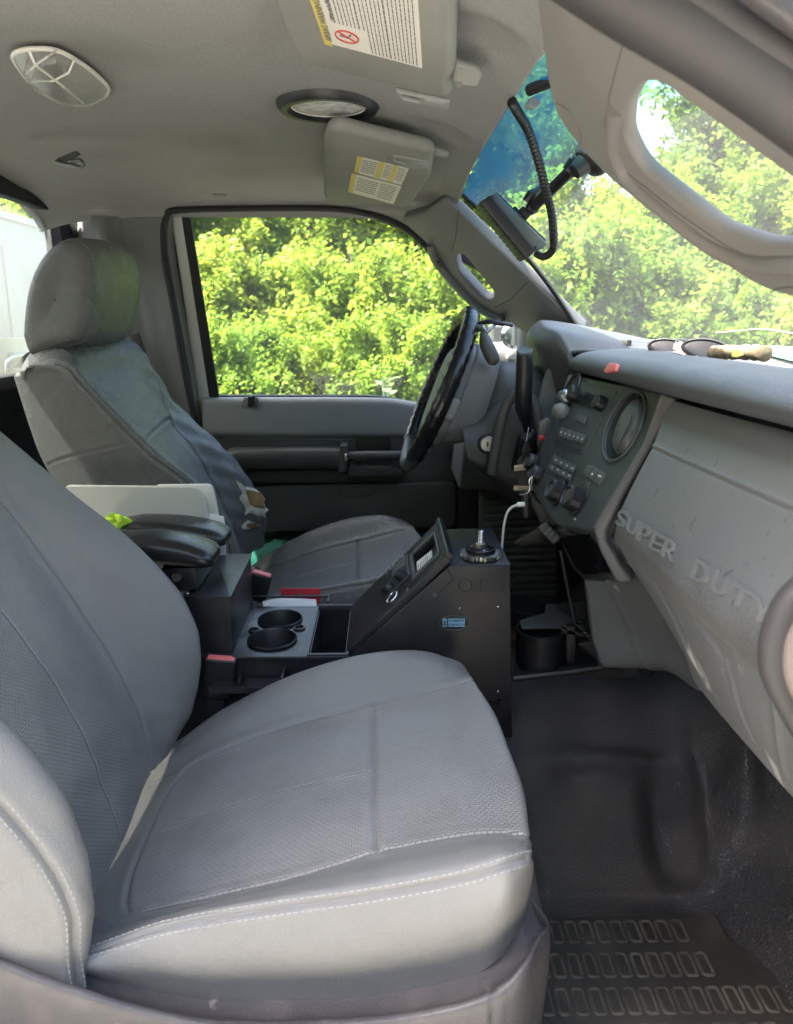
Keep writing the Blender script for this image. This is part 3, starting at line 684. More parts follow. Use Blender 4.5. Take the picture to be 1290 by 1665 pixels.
# floor
def floor():
    P = lambda px, py, y: Y(px, py, y)
    rows = []
    xs = [-.86, -.5, -.2, .05, .14, .22, .30, .38, .46, .52, .62, .72]
    # (Y, z) section across the cab: far footwell, hump, near footwell
    sec = [(1.98, -.80), (1.6, -.80), (1.38, -.78), (1.30, -.70), (1.20, -.635), (1.10, -.63), (1.035, -.665), (.985, -.70), (.955, -.745), (.92, -.79), (.885, -.812), (.84, -.82), (.6, -.825), (.44, -.82), (.38, -.70)]
    for y, z in sec:
        r = []
        for x in xs:
            zz = z
            if x > .46: zz += (x-.46)**1.35*2.8      # toe board rises towards the firewall
            r.append(Vector((x, y, zz)))
        rows.append(r)
    S = Surf(rows)
    def disp(P, U, V):
        d = .006*np.sin(P[..., 0]*21+P[..., 1]*9)*np.exp(-((P[..., 1]-.97)/.14)**2)
        for px, py, yy, rx, ry, h in ((1085, 1330, .95, .030, .05, -.030), (1150, 1330, .96, .022, .07, .032), (1200, 1300, .97, .018, .07, -.022), (930, 1290, .99, .035, .022, -.020), (1010, 1245, 1.01, .10, .014, .018), (1120, 1440, .885, .03, .02, .012), (1230, 1400, .93, .03, .05, .012), (1060, 1180, 1.06, .05, .03, -.006), (890, 1430, .90, .02, .03, .008)):
            c = Y(px, py, yy); d += h*np.exp(-((P[..., 0]-c.x)/rx)**2-((P[..., 1]-c.y)/ry)**2)
        return d
    patch('floor_covering', S, 300, 340, floorm, cab, disp=disp, sgn=-1)
    # pressed pads of the floor mat area
    m = thing('floor_mat', 'dusty black rubber mat with rows of rounded rectangles on the passenger floor', 'floor mat', (.28, .76, -.82))
    zt = -.806; base = [Z(870, 1492, zt), Z(1162, 1482, zt), Z(1188, 1530, zt), Z(1220, 1545, zt), Z(1250, 1578, zt), Z(1350, 1578, zt), (.62, .79, zt), (.62, .50, zt), (.10, .50, zt)]
    base = [Vector(b) for b in base]
    plate('mat_sheet', fillet(base, .02), (0, 0, 1), .012, matrub, m, .003)
    mb = MB()
    rowpx = [(1516, 905, 14), (1571, 880, 11), (1630, 860, 18), (1692, 850, 15), (1760, 840, 15)]
    for k, (py, px0, n) in enumerate(rowpx):
        a = Z(px0, py, zt)
        for i in range(n):
            cx, cy = a.x+i*.0208+.001*(k % 2), a.y
            if k == 0 and i > 8: continue
            pts = fillet([Vector((cx-.0068, cy-.0165, zt)), Vector((cx+.0068, cy-.0165, zt)), Vector((cx+.0068, cy+.0165, zt)), Vector((cx-.0068, cy+.0165, zt))], .0045, 4)
            rm = .0024
            tube_mb(mb, pts+[pts[0]], rm, 5, 0, False)
    mb.out('raised_pattern', matrim, m)
floor()
# firewall, kick panel and the dark lower area behind the console
def fire():
    mb = MB(); box_mb(mb, (.74, 1.17, -.50), .02, 1.75, .78); mb.out('firewall', black, cab)
    pl = yplane(1.90); pp('kick_panel', [(745, 755), (900, 720), (1150, 700), (1150, 1150), (745, 1150)], pl, .01, black, cab)
    mb = MB()
    # slatted grille in front of the driver footwell
    plg = yplane(1.70); o = ppm([(778, 752), (905, 740), (905, 1010), (782, 1010)], off(plg, -.012), .01, .002)
    mb.mesh(o)
    for i in range(19):
        y0 = 778+i*11.6; mb.mesh(ppm([(790+(i % 3), y0), (905, y0-3), (905, y0+2.6), (790+(i % 3), y0+5.4)], plg, .012, .001))
    mb.out('slatted_panel', trim_d, cab)
fire()
# windscreen
def screen():
    T0 = Vector((.170, .40, .215)); T1 = Vector((.170, 1.74, .252)); B0 = Vector((.53, .42, -.05)); B1 = Vector(Y(948, 532, 1.80))
    rows = []
    for k in range(6):
        t = k/5; y_ = lerp(T0.y, T1.y, t); top = Vector((.172, y_, hz(.165, y_)+.012)); b = B0.lerp(B1, t); b.x = .50+.045*math.sin(math.pi*min(1, t*1.1))-.034*t; b.z = -.05
        rows.append([top.lerp(b, s)+Vector((1, 0, 1)).normalized()*.018*math.sin(math.pi*s) for s in (0, .33, .66, 1)])
    S = Surf(rows); o = patch('windscreen', S, 30, 40, glass_ws, cab)
    tube('windscreen_seal', cr([S.ev(u, 5.0) for u in np.linspace(0, 3, 14)], 3), .006, rubber, cab)
    return S
WS = screen()
# driver side windscreen pillar with grab handle
def pillar_far():
    p1 = plane(Y(725, 325, 1.74), Y(945, 532, 1.80), Y(690, 400, 1.88))
    out = [(722, 322), (742, 338), (950, 537), (905, 545), (868, 552), (830, 527), (806, 520), (775, 500), (740, 462), (713, 430), (702, 405), (684, 388), (660, 367), (652, 356), (690, 345)]
    hole = [(740, 417), (754, 414), (803, 476), (801, 489), (787, 486), (745, 440)]
    pts = fillet(PLs(out, p1), .008); hl = fillet(PLs(hole, p1), .010)
    o = plate('windscreen_pillar_trim', pts, p1[1], .03, trim_m, cab, .007, [hl])
    # raised handle rim round the slot
    mb = MB(); q = off(p1, .002)
    tube_mb(mb, cr(PLs([(700, 398), (707, 422), (730, 452), (770, 494), (800, 514), (822, 523)], q), 8), .0095, 10)
    mb.out('grab_handle', trim_m, o)
    for x, y in ((714, 432), (814, 519)):
        pl_ = off(p1, .012); mb = MB(); lathe_mb(mb, [(.0005, .006), (.006, .006), (.009, .003), (.0095, -.006)], PL(x, y, pl_), p1[1], 20); mb.out('handle_cap', trim_d, o)
    mb = MB(); q = off(p1, .0004)
    bar_px(mb, [(746, 342), (742, 380), (735, 412)], q, .0007); bar_px(mb, [(803, 500), (830, 488), (858, 458)], q, .0007); mb.out('trim_joint', rubber, o)
pillar_far()
# passenger side windscreen pillar, close to the camera
def pillar_near():
    p1 = plane(Y(885, 60, .62), Y(1290, 487, .50), Y(1290, 213, .40))
    out = [(820, -260), (862, -60), (878, 60), (890, 140), (904, 190), (945, 245), (1005, 306), (1130, 400), (1232, 470), (1330, 500), (1520, 560), (1640, 480), (1330, 245), (979, 0), (900, -60)]
    hole = [(1018, 178), (1040, 138), (1072, 136), (1300, 304), (1440, 400), (1390, 408), (1236, 398), (1168, 374), (1040, 272), (1016, 226)]
    pts = fillet(PLs(out, p1), .02); hl = fillet(PLs(hole, p1), .012, 8)
    o = plate('windscreen_pillar_trim', pts, p1[1], .013, trim_w, cab, .0055, [hl], 4)
    mb = MB()
    # rolled rim of the grab handle round the opening
    rim = cr(PLs([(1003, 176), (1002, 240), (1026, 292), (1096, 352), (1164, 402), (1230, 427), (1300, 430), (1400, 438)], off(p1, -.001)), 10)
    tube_mb(mb, rim, [.0072]*len(rim), 14); mb.out('grab_handle', trim_w, o)
    mb = MB(); q = off(p1, .0003)
    bar_px(mb, [PLx for PLx in [(1023, 32), (1008, 90), (992, 150), (984, 200), (990, 240), (1012, 275), (1100, 345), (1180, 400), (1230, 423), (1330, 435)]], q, .0006)
    tube_mb(mb, cr(PLs([(904, 168), (920, 176), (936, 196), (945, 222), (942, 243)], q), 6), .0006, 5)
    tube_mb(mb, cr(PLs([(1252, 476), (1266, 470), (1290, 468), (1320, 474)], q), 6), .0006, 5)
    mb.out('trim_joint', ink, o)
    # roof rail weatherstrip and painted door frame above it
    r1 = yplane(.385)
    tube('door_frame_seal', cr([Y(760, -190, .385), Y(1000, -25, .385), Y(1160, 72, .385), Y(1310, 178, .385), Y(1600, 400, .385)], 8), .018, sealm, cab, 16)
    tube('door_frame_seal', cr([Y(860, -190, .375), Y(1110, -20, .375), Y(1220, 58, .375), Y(1330, 130, .375), Y(1600, 320, .375)], 8), .010, sealm, cab, 14)
    pp('door_frame', [(900, -200), (1130, -12), (1330, 118), (1700, 370), (1700, -200)], yplane(.372), .03, trim_w, cab, .006)
    pp('roof_drip_rail', [(1215, -14), (1320, 62), (1700, 330), (1700, -200), (1240, -60)], yplane(.352), .012, sill, cab, .004)
pillar_near()
# sill and lower opening at the bottom of the picture
def sills():
    mb = MB()
    pts = [(-.9, -.66), (-.9, -.70), (-.9, -.95)]
    rows = []
    for x in (-.9, -.4, -.2, 0, .2, .7):
        rows.append([Vector((x, yy, zz)) for yy, zz in ((.46, -.80), (.44, -.735), (.405, -.715), (.36, -.72), (.33, -.76), (.32, -.95))])
    patch('door_sill', Surf(rows), 30, 50, sill, cab)
sills()

# ================================================================== DRIVER DOOR
def door():
    t = thing('driver_door', 'closed grey driver door with clear window, armrest and long map pocket', 'truck door', (-.1, 1.95, -.5))
    D = 1.935; P = lambda pts, y=D: PLs(pts, yplane(y))
    win = [(303, 346), (316, 342), (420, 340), (527, 342), (598, 352), (650, 371), (689, 395), (780, 440), (905, 535), (905, 705), (760, 705), (673, 656), (648, 649), (606, 643), (353, 643)]
    winr = [.006, .01, .05, .05, .05, .05, .05, .02, .02, .02, .05, .05, .05, .05, .006]
    outer = [(270, 338), (420, 334), (530, 334), (610, 342), (670, 362), (760, 410), (960, 520), (960, 760), (326, 760)]
    plate('window_frame', fillet(P(outer, D+.012), .012), (0, -1, 0), .03, rubber, t, .004, [fillet(P(win, D+.012), winr)])
    # wide black run behind the glass on the left
    plate('window_run', P([(295, 352), (308, 344), (357, 650), (341, 650)], D+.002), (0, -1, 0), .01, rubber, t, .002)
    plate('painted_frame', fillet(P([(278, 356), (284, 344), (291, 341), (298, 350), (316, 450), (345, 655), (360, 760), (334, 760), (322, 655), (300, 500)], D+.004), .006), (0, -1, 0), .03, white_p, t, .008)
    plate('window_glass', P([(300, 340), (700, 336), (960, 520), (960, 760), (345, 760)], D+.022), (0, -1, 0), .004, glass_side, t)
    # lofted inner panel
    xs = [330, 400, 480, 560, 640, 720, 800, 900]
    def row(py, y, curve=0):
        r = []
        for x in xs:
            yy = py
            if curve: yy = py+curve*max(0, (x-600)/90.)**1.6 if x < 700 else py+curve*1.36**1.6
            r.append(Y(x, yy, y))
        return r
    prof_ = [(646, 1.955, 9), (646, 1.938, 9), (650, 1.925, 9), (660, 1.918, 7), (690, 1.912, 3), (706, 1.912, 0), (713, 1.925, 0), (722, 1.93, 0), (727, 1.93, 0)]
    patch('upper_panel', Surf([row(a, b, c) for a, b, c in prof_]), 120, 80, trim, t, sgn=-1, region=None)
    prof2 = [(722, 1.928, 0), (726, 1.905, 0), (732, 1.888, 0), (742, 1.882, 0), (758, 1.885, 0), (766, 1.90, 0), (770, 1.915, 0), (778, 1.918, 0), (783, 1.93, 0), (788, 1.95, 0)]
    patch('middle_panel', Surf([row(a, b, c) for a, b, c in [(715, 1.94, 0), (718, 1.925, 0), (750, 1.922, 0), (780, 1.918, 0), (786, 1.925, 0), (790, 1.95, 0)]]), 60, 60, trim_d, t, sgn=-1)
    a = thing
    # armrest
    AR = Surf([[Y(x, py+dy, y) for x, dy in ((366, 6), (380, 1), (400, 0), (470, -1), (540, -1), (556, 0))] for py, y in ((727, 1.925), (727, 1.90), (731, 1.875), (741, 1.864), (755, 1.866), (763, 1.88), (767, 1.925))])
    arm = patch('armrest', AR, 60, 40, trim_d, t, sgn=-1)
    plate('armrest_end', fillet(P([(553, 724), (566, 724), (564, 768), (551, 768)], 1.862), .003), (0, -1, 0), .06, trim_d, t, .003)
    # pull handle with chrome tip, latch recess
    plate('latch_recess', fillet(P([(580, 709), (635, 709), (637, 762), (581, 762)], 1.918), .004), (0, -1, 0), .01, black, t, .002)
    plate('latch_lever', fillet(P([(586, 737), (634, 737), (634, 760), (588, 760)], 1.900), .004), (0, -1, 0), .012, trim_d, t, .003)
    tube('pull_handle', [Y(566, 742, 1.875), Y(600, 741, 1.868), Y(648, 741, 1.872), Y(680, 742, 1.88)], .0125, trim_d, t, 14)
    mb = MB(); box_mb(mb, Y(563, 744, 1.858), .008, .008, .02); bevel(mb.out('chrome_tip', steel, t), .002)
    plate('pull_cup', fillet(P([(566, 765), (568, 752), (578, 758), (640, 760), (655, 768), (655, 774), (566, 776)], 1.875), .004), (0, -1, 0), .05, trim_d, t, .003)
    # lower pocket
    plate('pocket_back', P([(340, 778), (800, 774), (800, 1100), (340, 1100)], 1.945), (0, -1, 0), .01, black, t)
    plate('map_pocket', fillet(P([(405, 792), (740, 784), (743, 792), (741, 850), (735, 858), (400, 866), (395, 860)], 1.90), .006), (0, -1, 0), .02, trim_d, t, .005)
    plate('pocket_catch', fillet(P([(549, 793), (609, 791), (609, 802), (606, 806), (552, 808)], 1.8965), .003), (0, -1, 0), .01, trim_d, t, .002)
    plate('lower_edge', P([(360, 880), (720, 868), (720, 900), (360, 915)], 1.93), (0, -1, 0), .01, black, t)
    # lock button
    plate('lock_bezel', fillet(P([(392, 658), (397, 646), (420, 646), (424, 658), (423, 663), (393, 663)], 1.914), .003), (0, -1, 0), .012, trim, t, .002)
    plate('lock_knob', fillet(P([(403, 645), (414, 643), (415, 661), (403, 662)], 1.908), .002), (0, -1, 0), .016, black, t, .002)
    # speaker / accent line
    # exterior mirror on its arm
    mm = thing('side_mirror', 'white towing mirror housing outside the driver window beyond the gear lever', 'side mirror', Y(830, 600, 2.15))
    plate('mirror_housing', fillet(P([(800, 528), (838, 528), (842, 620), (838, 700), (800, 700)], 2.16), .01), (0, -1, 0), .09, trim_d, mm, .01)
    plate('mirror_bracket', fillet(P([(800, 557), (826, 557), (826, 590), (800, 590)], 2.145), .004), (0, -1, 0), .012, white_p, mm, .003)
    plate('mirror_lens', fillet(P([(824, 562), (848, 562), (848, 584), (824, 584)], 2.135), .004), (0, -1, 0), .01, white_p, mm, .003)
    plate('mirror_base', fillet(P([(800, 592), (806, 592), (808, 780), (800, 780)], 2.05), .004), (0, -1, 0), .02, white_p, mm, .004)
    mb = MB(); lathe_mb(mb, [(.001, .01), (.028, .008), (.036, 0), (.034, -.02)], Y(836, 546, 2.10), (0, -1, .1), 24); mb.out('spot_glass', mirrorm, mm)
    tube('mirror_arm', [Y(855, 520, 2.02), Y(850, 640, 2.02), Y(846, 700, 2.02)], .02, trim_d, mm, 14)
door()
# ================================================================== SEATS
def cushion_rows(dx=0, dy=0, dz=0):
    Ys = dict(a=.535, b=.515, c=.525, d=.548, e=.60, g=.875, h=.918, i=.955)
    def r(px, y, last, ends=None):
        o = [Y(a, b, y) for a, b in px]
        if ends: o[-1] = Y(px[-1][0], px[-1][1], ends)
        return o+[Vector(last)]
    r0 = r([(40, 1562), (120, 1584), (270, 1628), (430, 1642), (600, 1632), (735, 1602), (815, 1556), (850, 1500)], Ys['a'], (.11, .68, -.62), .60)
    r1 = r([(40, 1556), (120, 1574), (275, 1578), (430, 1570), (600, 1550), (745, 1515), (832, 1462), (865, 1425)], Ys['b'], (.115, .67, -.60), .575)
    r2 = r([(40, 1548), (125, 1552), (270, 1508), (430, 1480), (600, 1456), (745, 1429), (828, 1404), (864, 1394)], Ys['c'], (.12, .66, -.585), .56)
    r3 = r([(60, 1535), (150, 1526), (290, 1484), (440, 1449), (600, 1418), (745, 1389), (822, 1374), (864, 1382)], Ys['d'], (.12, .66, -.58), .575)
    r4 = r([(120, 1508), (205, 1488), (340, 1458), (480, 1425), (612, 1386), (740, 1360), (815, 1354), (861, 1366)], Ys['e'], (.115, .66, -.57))
    r6 = r([(222, 1290), (310, 1243), (400, 1203), (510, 1168), (605, 1147), (690, 1125), (738, 1114), (772, 1114)], Ys['g'], (.095, .86, -.57))
    r7 = r([(222, 1262), (300, 1213), (395, 1153), (500, 1108), (590, 1083), (670, 1070), (728, 1080), (768, 1110)], Ys['h'], (.085, .89, -.58))
    r8 = r([(235, 1240), (285, 1210), (355, 1160), (455, 1108), (560, 1073), (650, 1061), (712, 1068), (752, 1096)], Ys['i'], (.06, .93, -.59))
    r5 = []
    for k, (a, b) in enumerate(zip(r4, r6)):
        m = a.lerp(b, .5); m.z -= .004 if k < 7 else 0; m.x += .012 if k >= 7 else (.004 if k == 6 else 0); r5.append(m)
    r45 = [a.lerp(b, .5)+Vector((.006 if k >= 7 else 0, 0, -.0015)) for k, (a, b) in enumerate(zip(r4, r5))]
    r56 = [a.lerp(b, .5)+Vector((.006 if k >= 7 else 0, 0, -.0015)) for k, (a, b) in enumerate(zip(r5, r6))]
    r9 = [v+Vector((-.002, .022, -.07)) if k < 7 else v+Vector((-.02, .02, -.05)) for k, v in enumerate(r8)]; r9[-1] = r8[-1]+Vector((0, .02, -.03))
    r10 = [v+Vector((0, -.01, -.09)) for v in r9]; r10[-1] = r9[-1]+Vector((0, 0, -.02))
    rows = [r0, r1, r2, r3, r4, r45, r5, r56, r6, r7, r8, r9, r10]
    return [[v+Vector((dx, dy, dz)) for v in r_] for r_ in rows]
# v index: 2 seam, 4 near insert seam, 8 far insert seam
def make_cushion(parent, mats, d=(0, 0, 0)):
    S = Surf(cushion_rows(*d))
    ins_left = [(8, 4), (6, 4), (4, 4), (2, 4), (1.15, 4.02), (.86, 4.4), (.74, 5.2), (.72, 6), (.74, 7), (.86, 7.8), (1.15, 8), (2.2, 8), (4, 8), (6, 8), (8, 8)]
    ul, vl = polyuv(ins_left, 200)
    left = sorted([(vv, uu) for uu, vv in zip(ul, vl) if uu < 1.4]); lv = np.array([a for a, b in left]); lu = np.array([b for a, b in left])
    def region(U, V): return np.where((V > 4) & (V < 8) & (U > np.interp(V, lv, lu)), 1, 0)
    seams = [(ins_left, .0026, .0024), ([(4, 4.03), (4.0, 6), (4.0, 7.97)], .0034, .0030), ([(0, 2), (2, 2), (4, 2), (6, 2), (6.5, 2)], .0020, .0022), ([(6.5, 2), (7.0, 2.0), (7.4, 2.4)], .0007, .0018),
             ([(.05, 4.3), (.5, 4.5), (.86, 4.4)], 0, .002), ([(.4, 8.1), (.8, 7.9)], .002, .002), ([(1.0, 6), (4, 6)], .0012, .0020), ([(6.2, 2.45), (6.45, 2.9), (6.55, 3.5)], .0007, .0022), ([(6.75, 2.4), (6.9, 2.9), (6.95, 3.6)], .0008, .0022), ([(1.6, 2.5), (1.9, 3.1), (1.8, 3.8)], .0006, .0028)]
    def disp(P, U, V):
        d = np.zeros(U.shape)
        inb = (V > 4) & (V < 8)
        d += np.where(inb, .0035*np.sin(math.pi*(V-4)/4)*np.abs(np.sin(math.pi*np.clip(U-4, -4, 4)/3.2)), 0)       # stuffed insert panels
        d += .0006*np.sin(U*5+V*3)*np.exp(-((V-1)/.8)**2)
        return d
    st = [([(0, 2), (2, 2), (4, 2), (6, 2), (7.0, 2.0), (7.5, 2.5)], (-.0052, .0052), 2, .0042, .0020, .00047),
          ([(.78, 6), (2, 6), (4, 6)], (0,), 2, .0030, .0018, .0005)]
    def uvf(co): return (co[:, 0], np.where(co[:, 1] > -9, co[:, 1], 0))
    return patch('seat_cushion', S, 300, 400, mats, parent, seams=seams, region=region, sgn=SG, stitch=st, uvf=uvf, disp=disp,
                 us=np.concatenate([np.linspace(0, 7, 280, endpoint=False), np.linspace(7, 8, 31)]), vs=np.concatenate([np.linspace(0, 10, 400, endpoint=False), np.linspace(10, 12, 20)]))
SG = 1
ZS = [-.60, -.56, -.52, -.48, -.43, -.37, -.30, -.22, -.13, -.04]
def passenger_back(parent):
    L = lambda px, y: prof(px, y, ZS)
    b2px = [(128, 1545), (150, 1500), (152, 1455), (138, 1370), (108, 1295), (62, 1228), (0, 1165), (-150, 1030), (-330, 880)]
    b1px = [(120, 1548), (121, 1500), (104, 1448), (60, 1378), (0, 1310), (-90, 1220), (-260, 1070), (-450, 920)]
    b5px = [(244, 1231), (229, 1157), (186, 1072), (116, 963), (50, 874), (0, 808), (-60, 735)]
    b7px = [(238, 1245), (271, 1211), (306, 1165), (325, 1103), (329, 1049), (314, 994), (271, 932), (194, 859), (116, 801), (27, 723), (-50, 660)]
    b4px = [(190, 1345), (168, 1300), (140, 1215), (93, 1126), (43, 1053), (0, 998), (-80, 905), (-160, 810)]
    b1 = L(b1px, .505); b2 = L(b2px, .54); b4 = L(b4px, .735); b5 = L(b5px, .875); b7 = L(b7px, .955)
    b6 = [a.lerp(b, .52)+Vector((.010, 0, 0)) for a, b in zip(b5, b7)]
    b3 = [Vector((lerp(a.x, b.x, .25)-.004, .60, a.z)) for a, b in zip(b4, b2)]
    b34 = [a.lerp(b, .5)+Vector((-.002, 0, 0)) for a, b in zip(b3, b4)]; b45 = [a.lerp(b, .5)+Vector((-.002, 0, 0)) for a, b in zip(b4, b5)]
    b0 = [v+Vector((-.06, -.012, -.012)) for v in b1]; bm = [v+Vector((-.13, .01, -.03)) for v in b1]
    b8 = [v+Vector((-.05, .018, -.01)) for v in b7]; b9 = [v+Vector((-.13, .0, -.03)) for v in b7]
    rows = [bm, b0, b1, b2, b3, b34, b4, b45, b5, b6, b7, b8, b9]
    out = []
    for r in rows:
        t = r[-1]; q = r[-1]-r[-2]; yc = .735
        e1 = t+Vector((-.012, 0, .022)); e1.y = lerp(t.y, yc, .06); e2 = t+Vector((-.06, 0, .040)); e2.y = lerp(t.y, yc, .14); e3 = t+Vector((-.13, 0, .02)); e3.y = lerp(t.y, yc, .12)
        out.append(r+[e1, e2, e3])
    S = Surf(out); nu = len(ZS)+2
    def region(U, V): return np.where((V > 4) & (V < 8) & (U < 7.2), 1, 0)
    seams = [([(0, 4), (5, 4), (7.2, 4)], .003, .0025), ([(0, 8), (5, 8), (7.2, 8)], .0026, .0026), ([(7.2, 4), (7.2, 8)], .003, .0025), ([(0, 6), (4, 6), (7.2, 6)], .0013, .002), ([(0, 2), (4, 2), (9, 2)], .0030, .0026), ([(0, 10), (9, 10)], .002, .0024)]
    st = [([(0, 2), (4, 2), (9, 2)], (-.0052, .0052), 2, .0042, .0020, .00047), ([(0.5, 6), (4, 6), (7.2, 6)], (0,), 2, .0030, .0018, .0005)]
    def disp(P, U, V): return np.where((V > 4) & (V < 8), .004*np.sin(math.pi*(V-4)/4), 0)+.0004*np.sin(U*6+V*4)
    def uvf(co): return (co[:, 2]*1.15, co[:, 1])
    patch('backrest', S, 301, 361, [leather, weave, thread], parent, seams=seams, region=region, sgn=SG2, stitch=st, uvf=uvf, disp=disp)
    # headrest of the passenger seat (out of the photograph, above its left edge)
    headrest(parent, (-.02, -.815, -.005), [leather, thread])
SG2 = -1
def headrest(parent, d, mats, name='headrest'):
    px = [(41, 548), (43, 515), (50, 470), (64, 432), (88, 402), (119, 390), (144, 412), (154, 462), (148, 516), (134, 552), (94, 566), (55, 578)]
    base = [Y(a, b, 1.385) for a, b in px]; c = sum(base, Vector())/len(base); rows = []
    for y, s, dx in ((1.374, .02, 0), (1.370, .55, 0), (1.372, .86, 0), (1.385, 1.0, 0), (1.42, 1.06, .004), (1.50, 1.09, .012), (1.58, 1.07, .010), (1.64, 1.0, .0), (1.665, .86, -.004), (1.670, .5, 0), (1.668, .02, 0)):
        r = []
        for b in base+[base[0]]:
            v = c+(b-c)*s; v.y = y; v.x += dx*(1 if b.x > c.x else 0); r.append(v+Vector(d))
        rows.append(r)
    S = Surf(rows); seam = [(k, 3) for k in range(1, 12)]
    me = patch(name, S, 150, 120, mats, parent, seams=[([(.1, 3.0)]+seam+[(11.9, 3)], .0022, .0024)], sgn=SG3, stitch=[(seam, (-.005, .005), 1, .0042, .0022, .0006)])
    return me
SG3 = 1
ps = thing('passenger_seat', 'grey leather passenger seat with perforated centre panels nearest the open door', 'truck seat', (-.05, .735, -.82))
make_cushion(ps, [leather, weave, thread]); passenger_back(ps)
def driver_back(parent):
    ZD = [-.56, -.50, -.45, -.40, -.35, -.30, -.25, -.20, -.15, -.115]
    L = lambda px, y: prof(px, y, ZD)
    d1px = [(21, 598), (52, 581), (98, 590), (140, 631), (181, 677), (244, 739), (307, 788), (345, 830), (370, 880), (385, 940)]
    d1px = [(102, 592), (140, 631), (181, 677), (244, 739), (307, 788), (345, 830), (370, 880), (385, 940)]
    d0px = [(24, 600), (45, 660), (70, 728), (92, 770), (112, 800), (160, 880), (190, 950)]
    d3px = [(150, 625), (186, 660), (228, 705), (270, 750), (313, 797), (345, 850), (375, 900), (392, 950)]
    d5px = [(262, 640), (279, 687), (314, 729), (349, 788), (370, 837), (385, 900), (392, 940)]
    d7px = [(215, 588), (250, 612), (279, 652), (307, 677), (377, 739), (411, 788), (429, 820), (433, 850), (430, 880), (412, 925), (395, 950)]
    d1 = L(d1px, 1.30); d0 = L(d0px, 1.315); d3 = L(d3px, 1.375); d5 = L(d5px, 1.655); d7 = L(d7px, 1.75)
    d2 = [a.lerp(b, .5)+Vector((.012, 0, 0)) for a, b in zip(d1, d3)]
    d4 = [a.lerp(b, .5)+Vector((-.008, 0, 0)) for a, b in zip(d3, d5)]
    d34 = [a.lerp(b, .5)+Vector((-.003, 0, 0)) for a, b in zip(d3, d4)]; d45 = [a.lerp(b, .5)+Vector((-.003, 0, 0)) for a, b in zip(d4, d5)]
    d6 = [a.lerp(b, .55)+Vector((.012, 0, 0)) for a, b in zip(d5, d7)]
    dm = [v+Vector((-.01, .03, 0)) for v in d0]
    d8 = [v+Vector((-.06, .015, 0)) for v in d7]; d9 = [v+Vector((-.13, 0, 0)) for v in d7]
    rows = [dm, d0, d1, d2, d3, d34, d4, d45, d5, d6, d7, d8, d9]
    # wanted top contour in photo pixels (front edge of the top, crest, rear edge)
    tops = {0: None}
    out = []
    for i, r in enumerate(rows):
        t = r[-1]; yc = 1.525; k = abs(t.y-yc)/.225; h = .035*(1-k**2.2)
        if i <= 1: e = [t+Vector((0, 0, .005)), t+Vector((-.002, .004, .009)), t+Vector((-.005, .012, .009)), t+Vector((-.012, .03, -.012))]
        elif i == 2: e = [t+Vector((-.012, .001, .018)), t+Vector((-.045, .003, .030)), t+Vector((-.085, .004, .018)), t+Vector((-.10, .02, -.02))]
        else:
            e = [t+Vector((-.014, (yc-t.y)*.04, .022+h*.45)), t+Vector((-.045, (yc-t.y)*.10, .032+h*.95)), t+Vector((-.095, (yc-t.y)*.12, .024+h*.9)), t+Vector((-.13, (yc-t.y)*.12, -.01+h*.3))]
        out.append(r+e)
    S = Surf(out)
    def region(U, V): return np.where((V > 4) & (V < 8) & (U < 6.35), 1, 0)
    seams = [([(0, 4), (4, 4), (7.3, 4), (8.6, 3.1)], .003, .0026), ([(0, 8), (4, 8), (7.3, 8), (8.8, 8.8), (9.6, 10)], .003, .0028), ([(6.3, 4), (6.3, 6), (6.35, 8)], .003, .0026), ([(0, 5), (6.3, 5)], .0012, .002), ([(0, 2), (4, 2), (8, 2), (9.5, 2), (10.6, 2), (12, 2.0)], .003, .0028),
             ([(5.6, 0.9), (6.2, 1.5), (6.6, 2)], .0011, .0014)]
    st = [([(0, 2), (4, 2), (8, 2), (9.5, 2), (10.6, 2), (12, 2)], (-.005, .005), 2, .0042, .0022, .0006)]
    def disp(P, U, V):
        d = np.where((V > 4) & (V < 8), .003*np.sin(math.pi*(V-4)/4), 0)+.0016*np.sin(U*6+V*4)*np.exp(-((V-9)/1.5)**2)
        for hu, hv, r_ in HOLES: d -= .004*np.exp(-(((U-hu)/(r_*1.6))**2+((V-hv)/(r_*2.2))**2))
        return d
    def uvf(co): return (co[:, 1]*.02, co[:, 2]*1.25)
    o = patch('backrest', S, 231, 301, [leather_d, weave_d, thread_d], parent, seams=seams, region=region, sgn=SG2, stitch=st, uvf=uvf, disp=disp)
    # torn holes in the outer bolster with foam showing
    rg = (1.0, 9, 8.05, 9.98)
    big = [(384, 782), (394, 789), (408, 793), (422, 799), (427, 813), (433, 828), (431, 842), (420, 839), (407, 834), (398, 838), (398, 824), (390, 812), (391, 799)]
    bigi = [(393, 793), (408, 796), (421, 801), (426, 814), (429, 830), (417, 829), (403, 824), (396, 811)]
    sm = [(392, 857), (402, 846), (414, 851), (424, 856), (429, 866), (427, 871), (420, 872), (408, 868), (400, 864)]
    smi = [(396, 856), (404, 849), (418, 852), (427, 863), (424, 870), (410, 867)]
    for px, m, nm, lf, rgd in ((big, foamw, 'torn_lining', .006, .004), (bigi, foam, 'foam_tear', .009, .001), (sm, foamw, 'torn_lining', .006, .003), (smi, foam, 'foam_tear', .009, .001)):
        px = [((px[i][0]*(1-t)+px[(i+1) % len(px)][0]*t)+random.uniform(-.8, .8), px[i][1]*(1-t)+px[(i+1) % len(px)][1]*t+random.uniform(-.8, .8)) for i in range(len(px)) for t in (0, .5)]
        decal(nm, S, px, rg, SG2, lf, m, o, 4, rgd)
    return S
HOLES = []
ds = thing('driver_seat', 'worn dark grey leather driver seat with torn outer bolster and visible headrest', 'truck seat', (-.1, 1.525, -.82))
driver_back(ds)
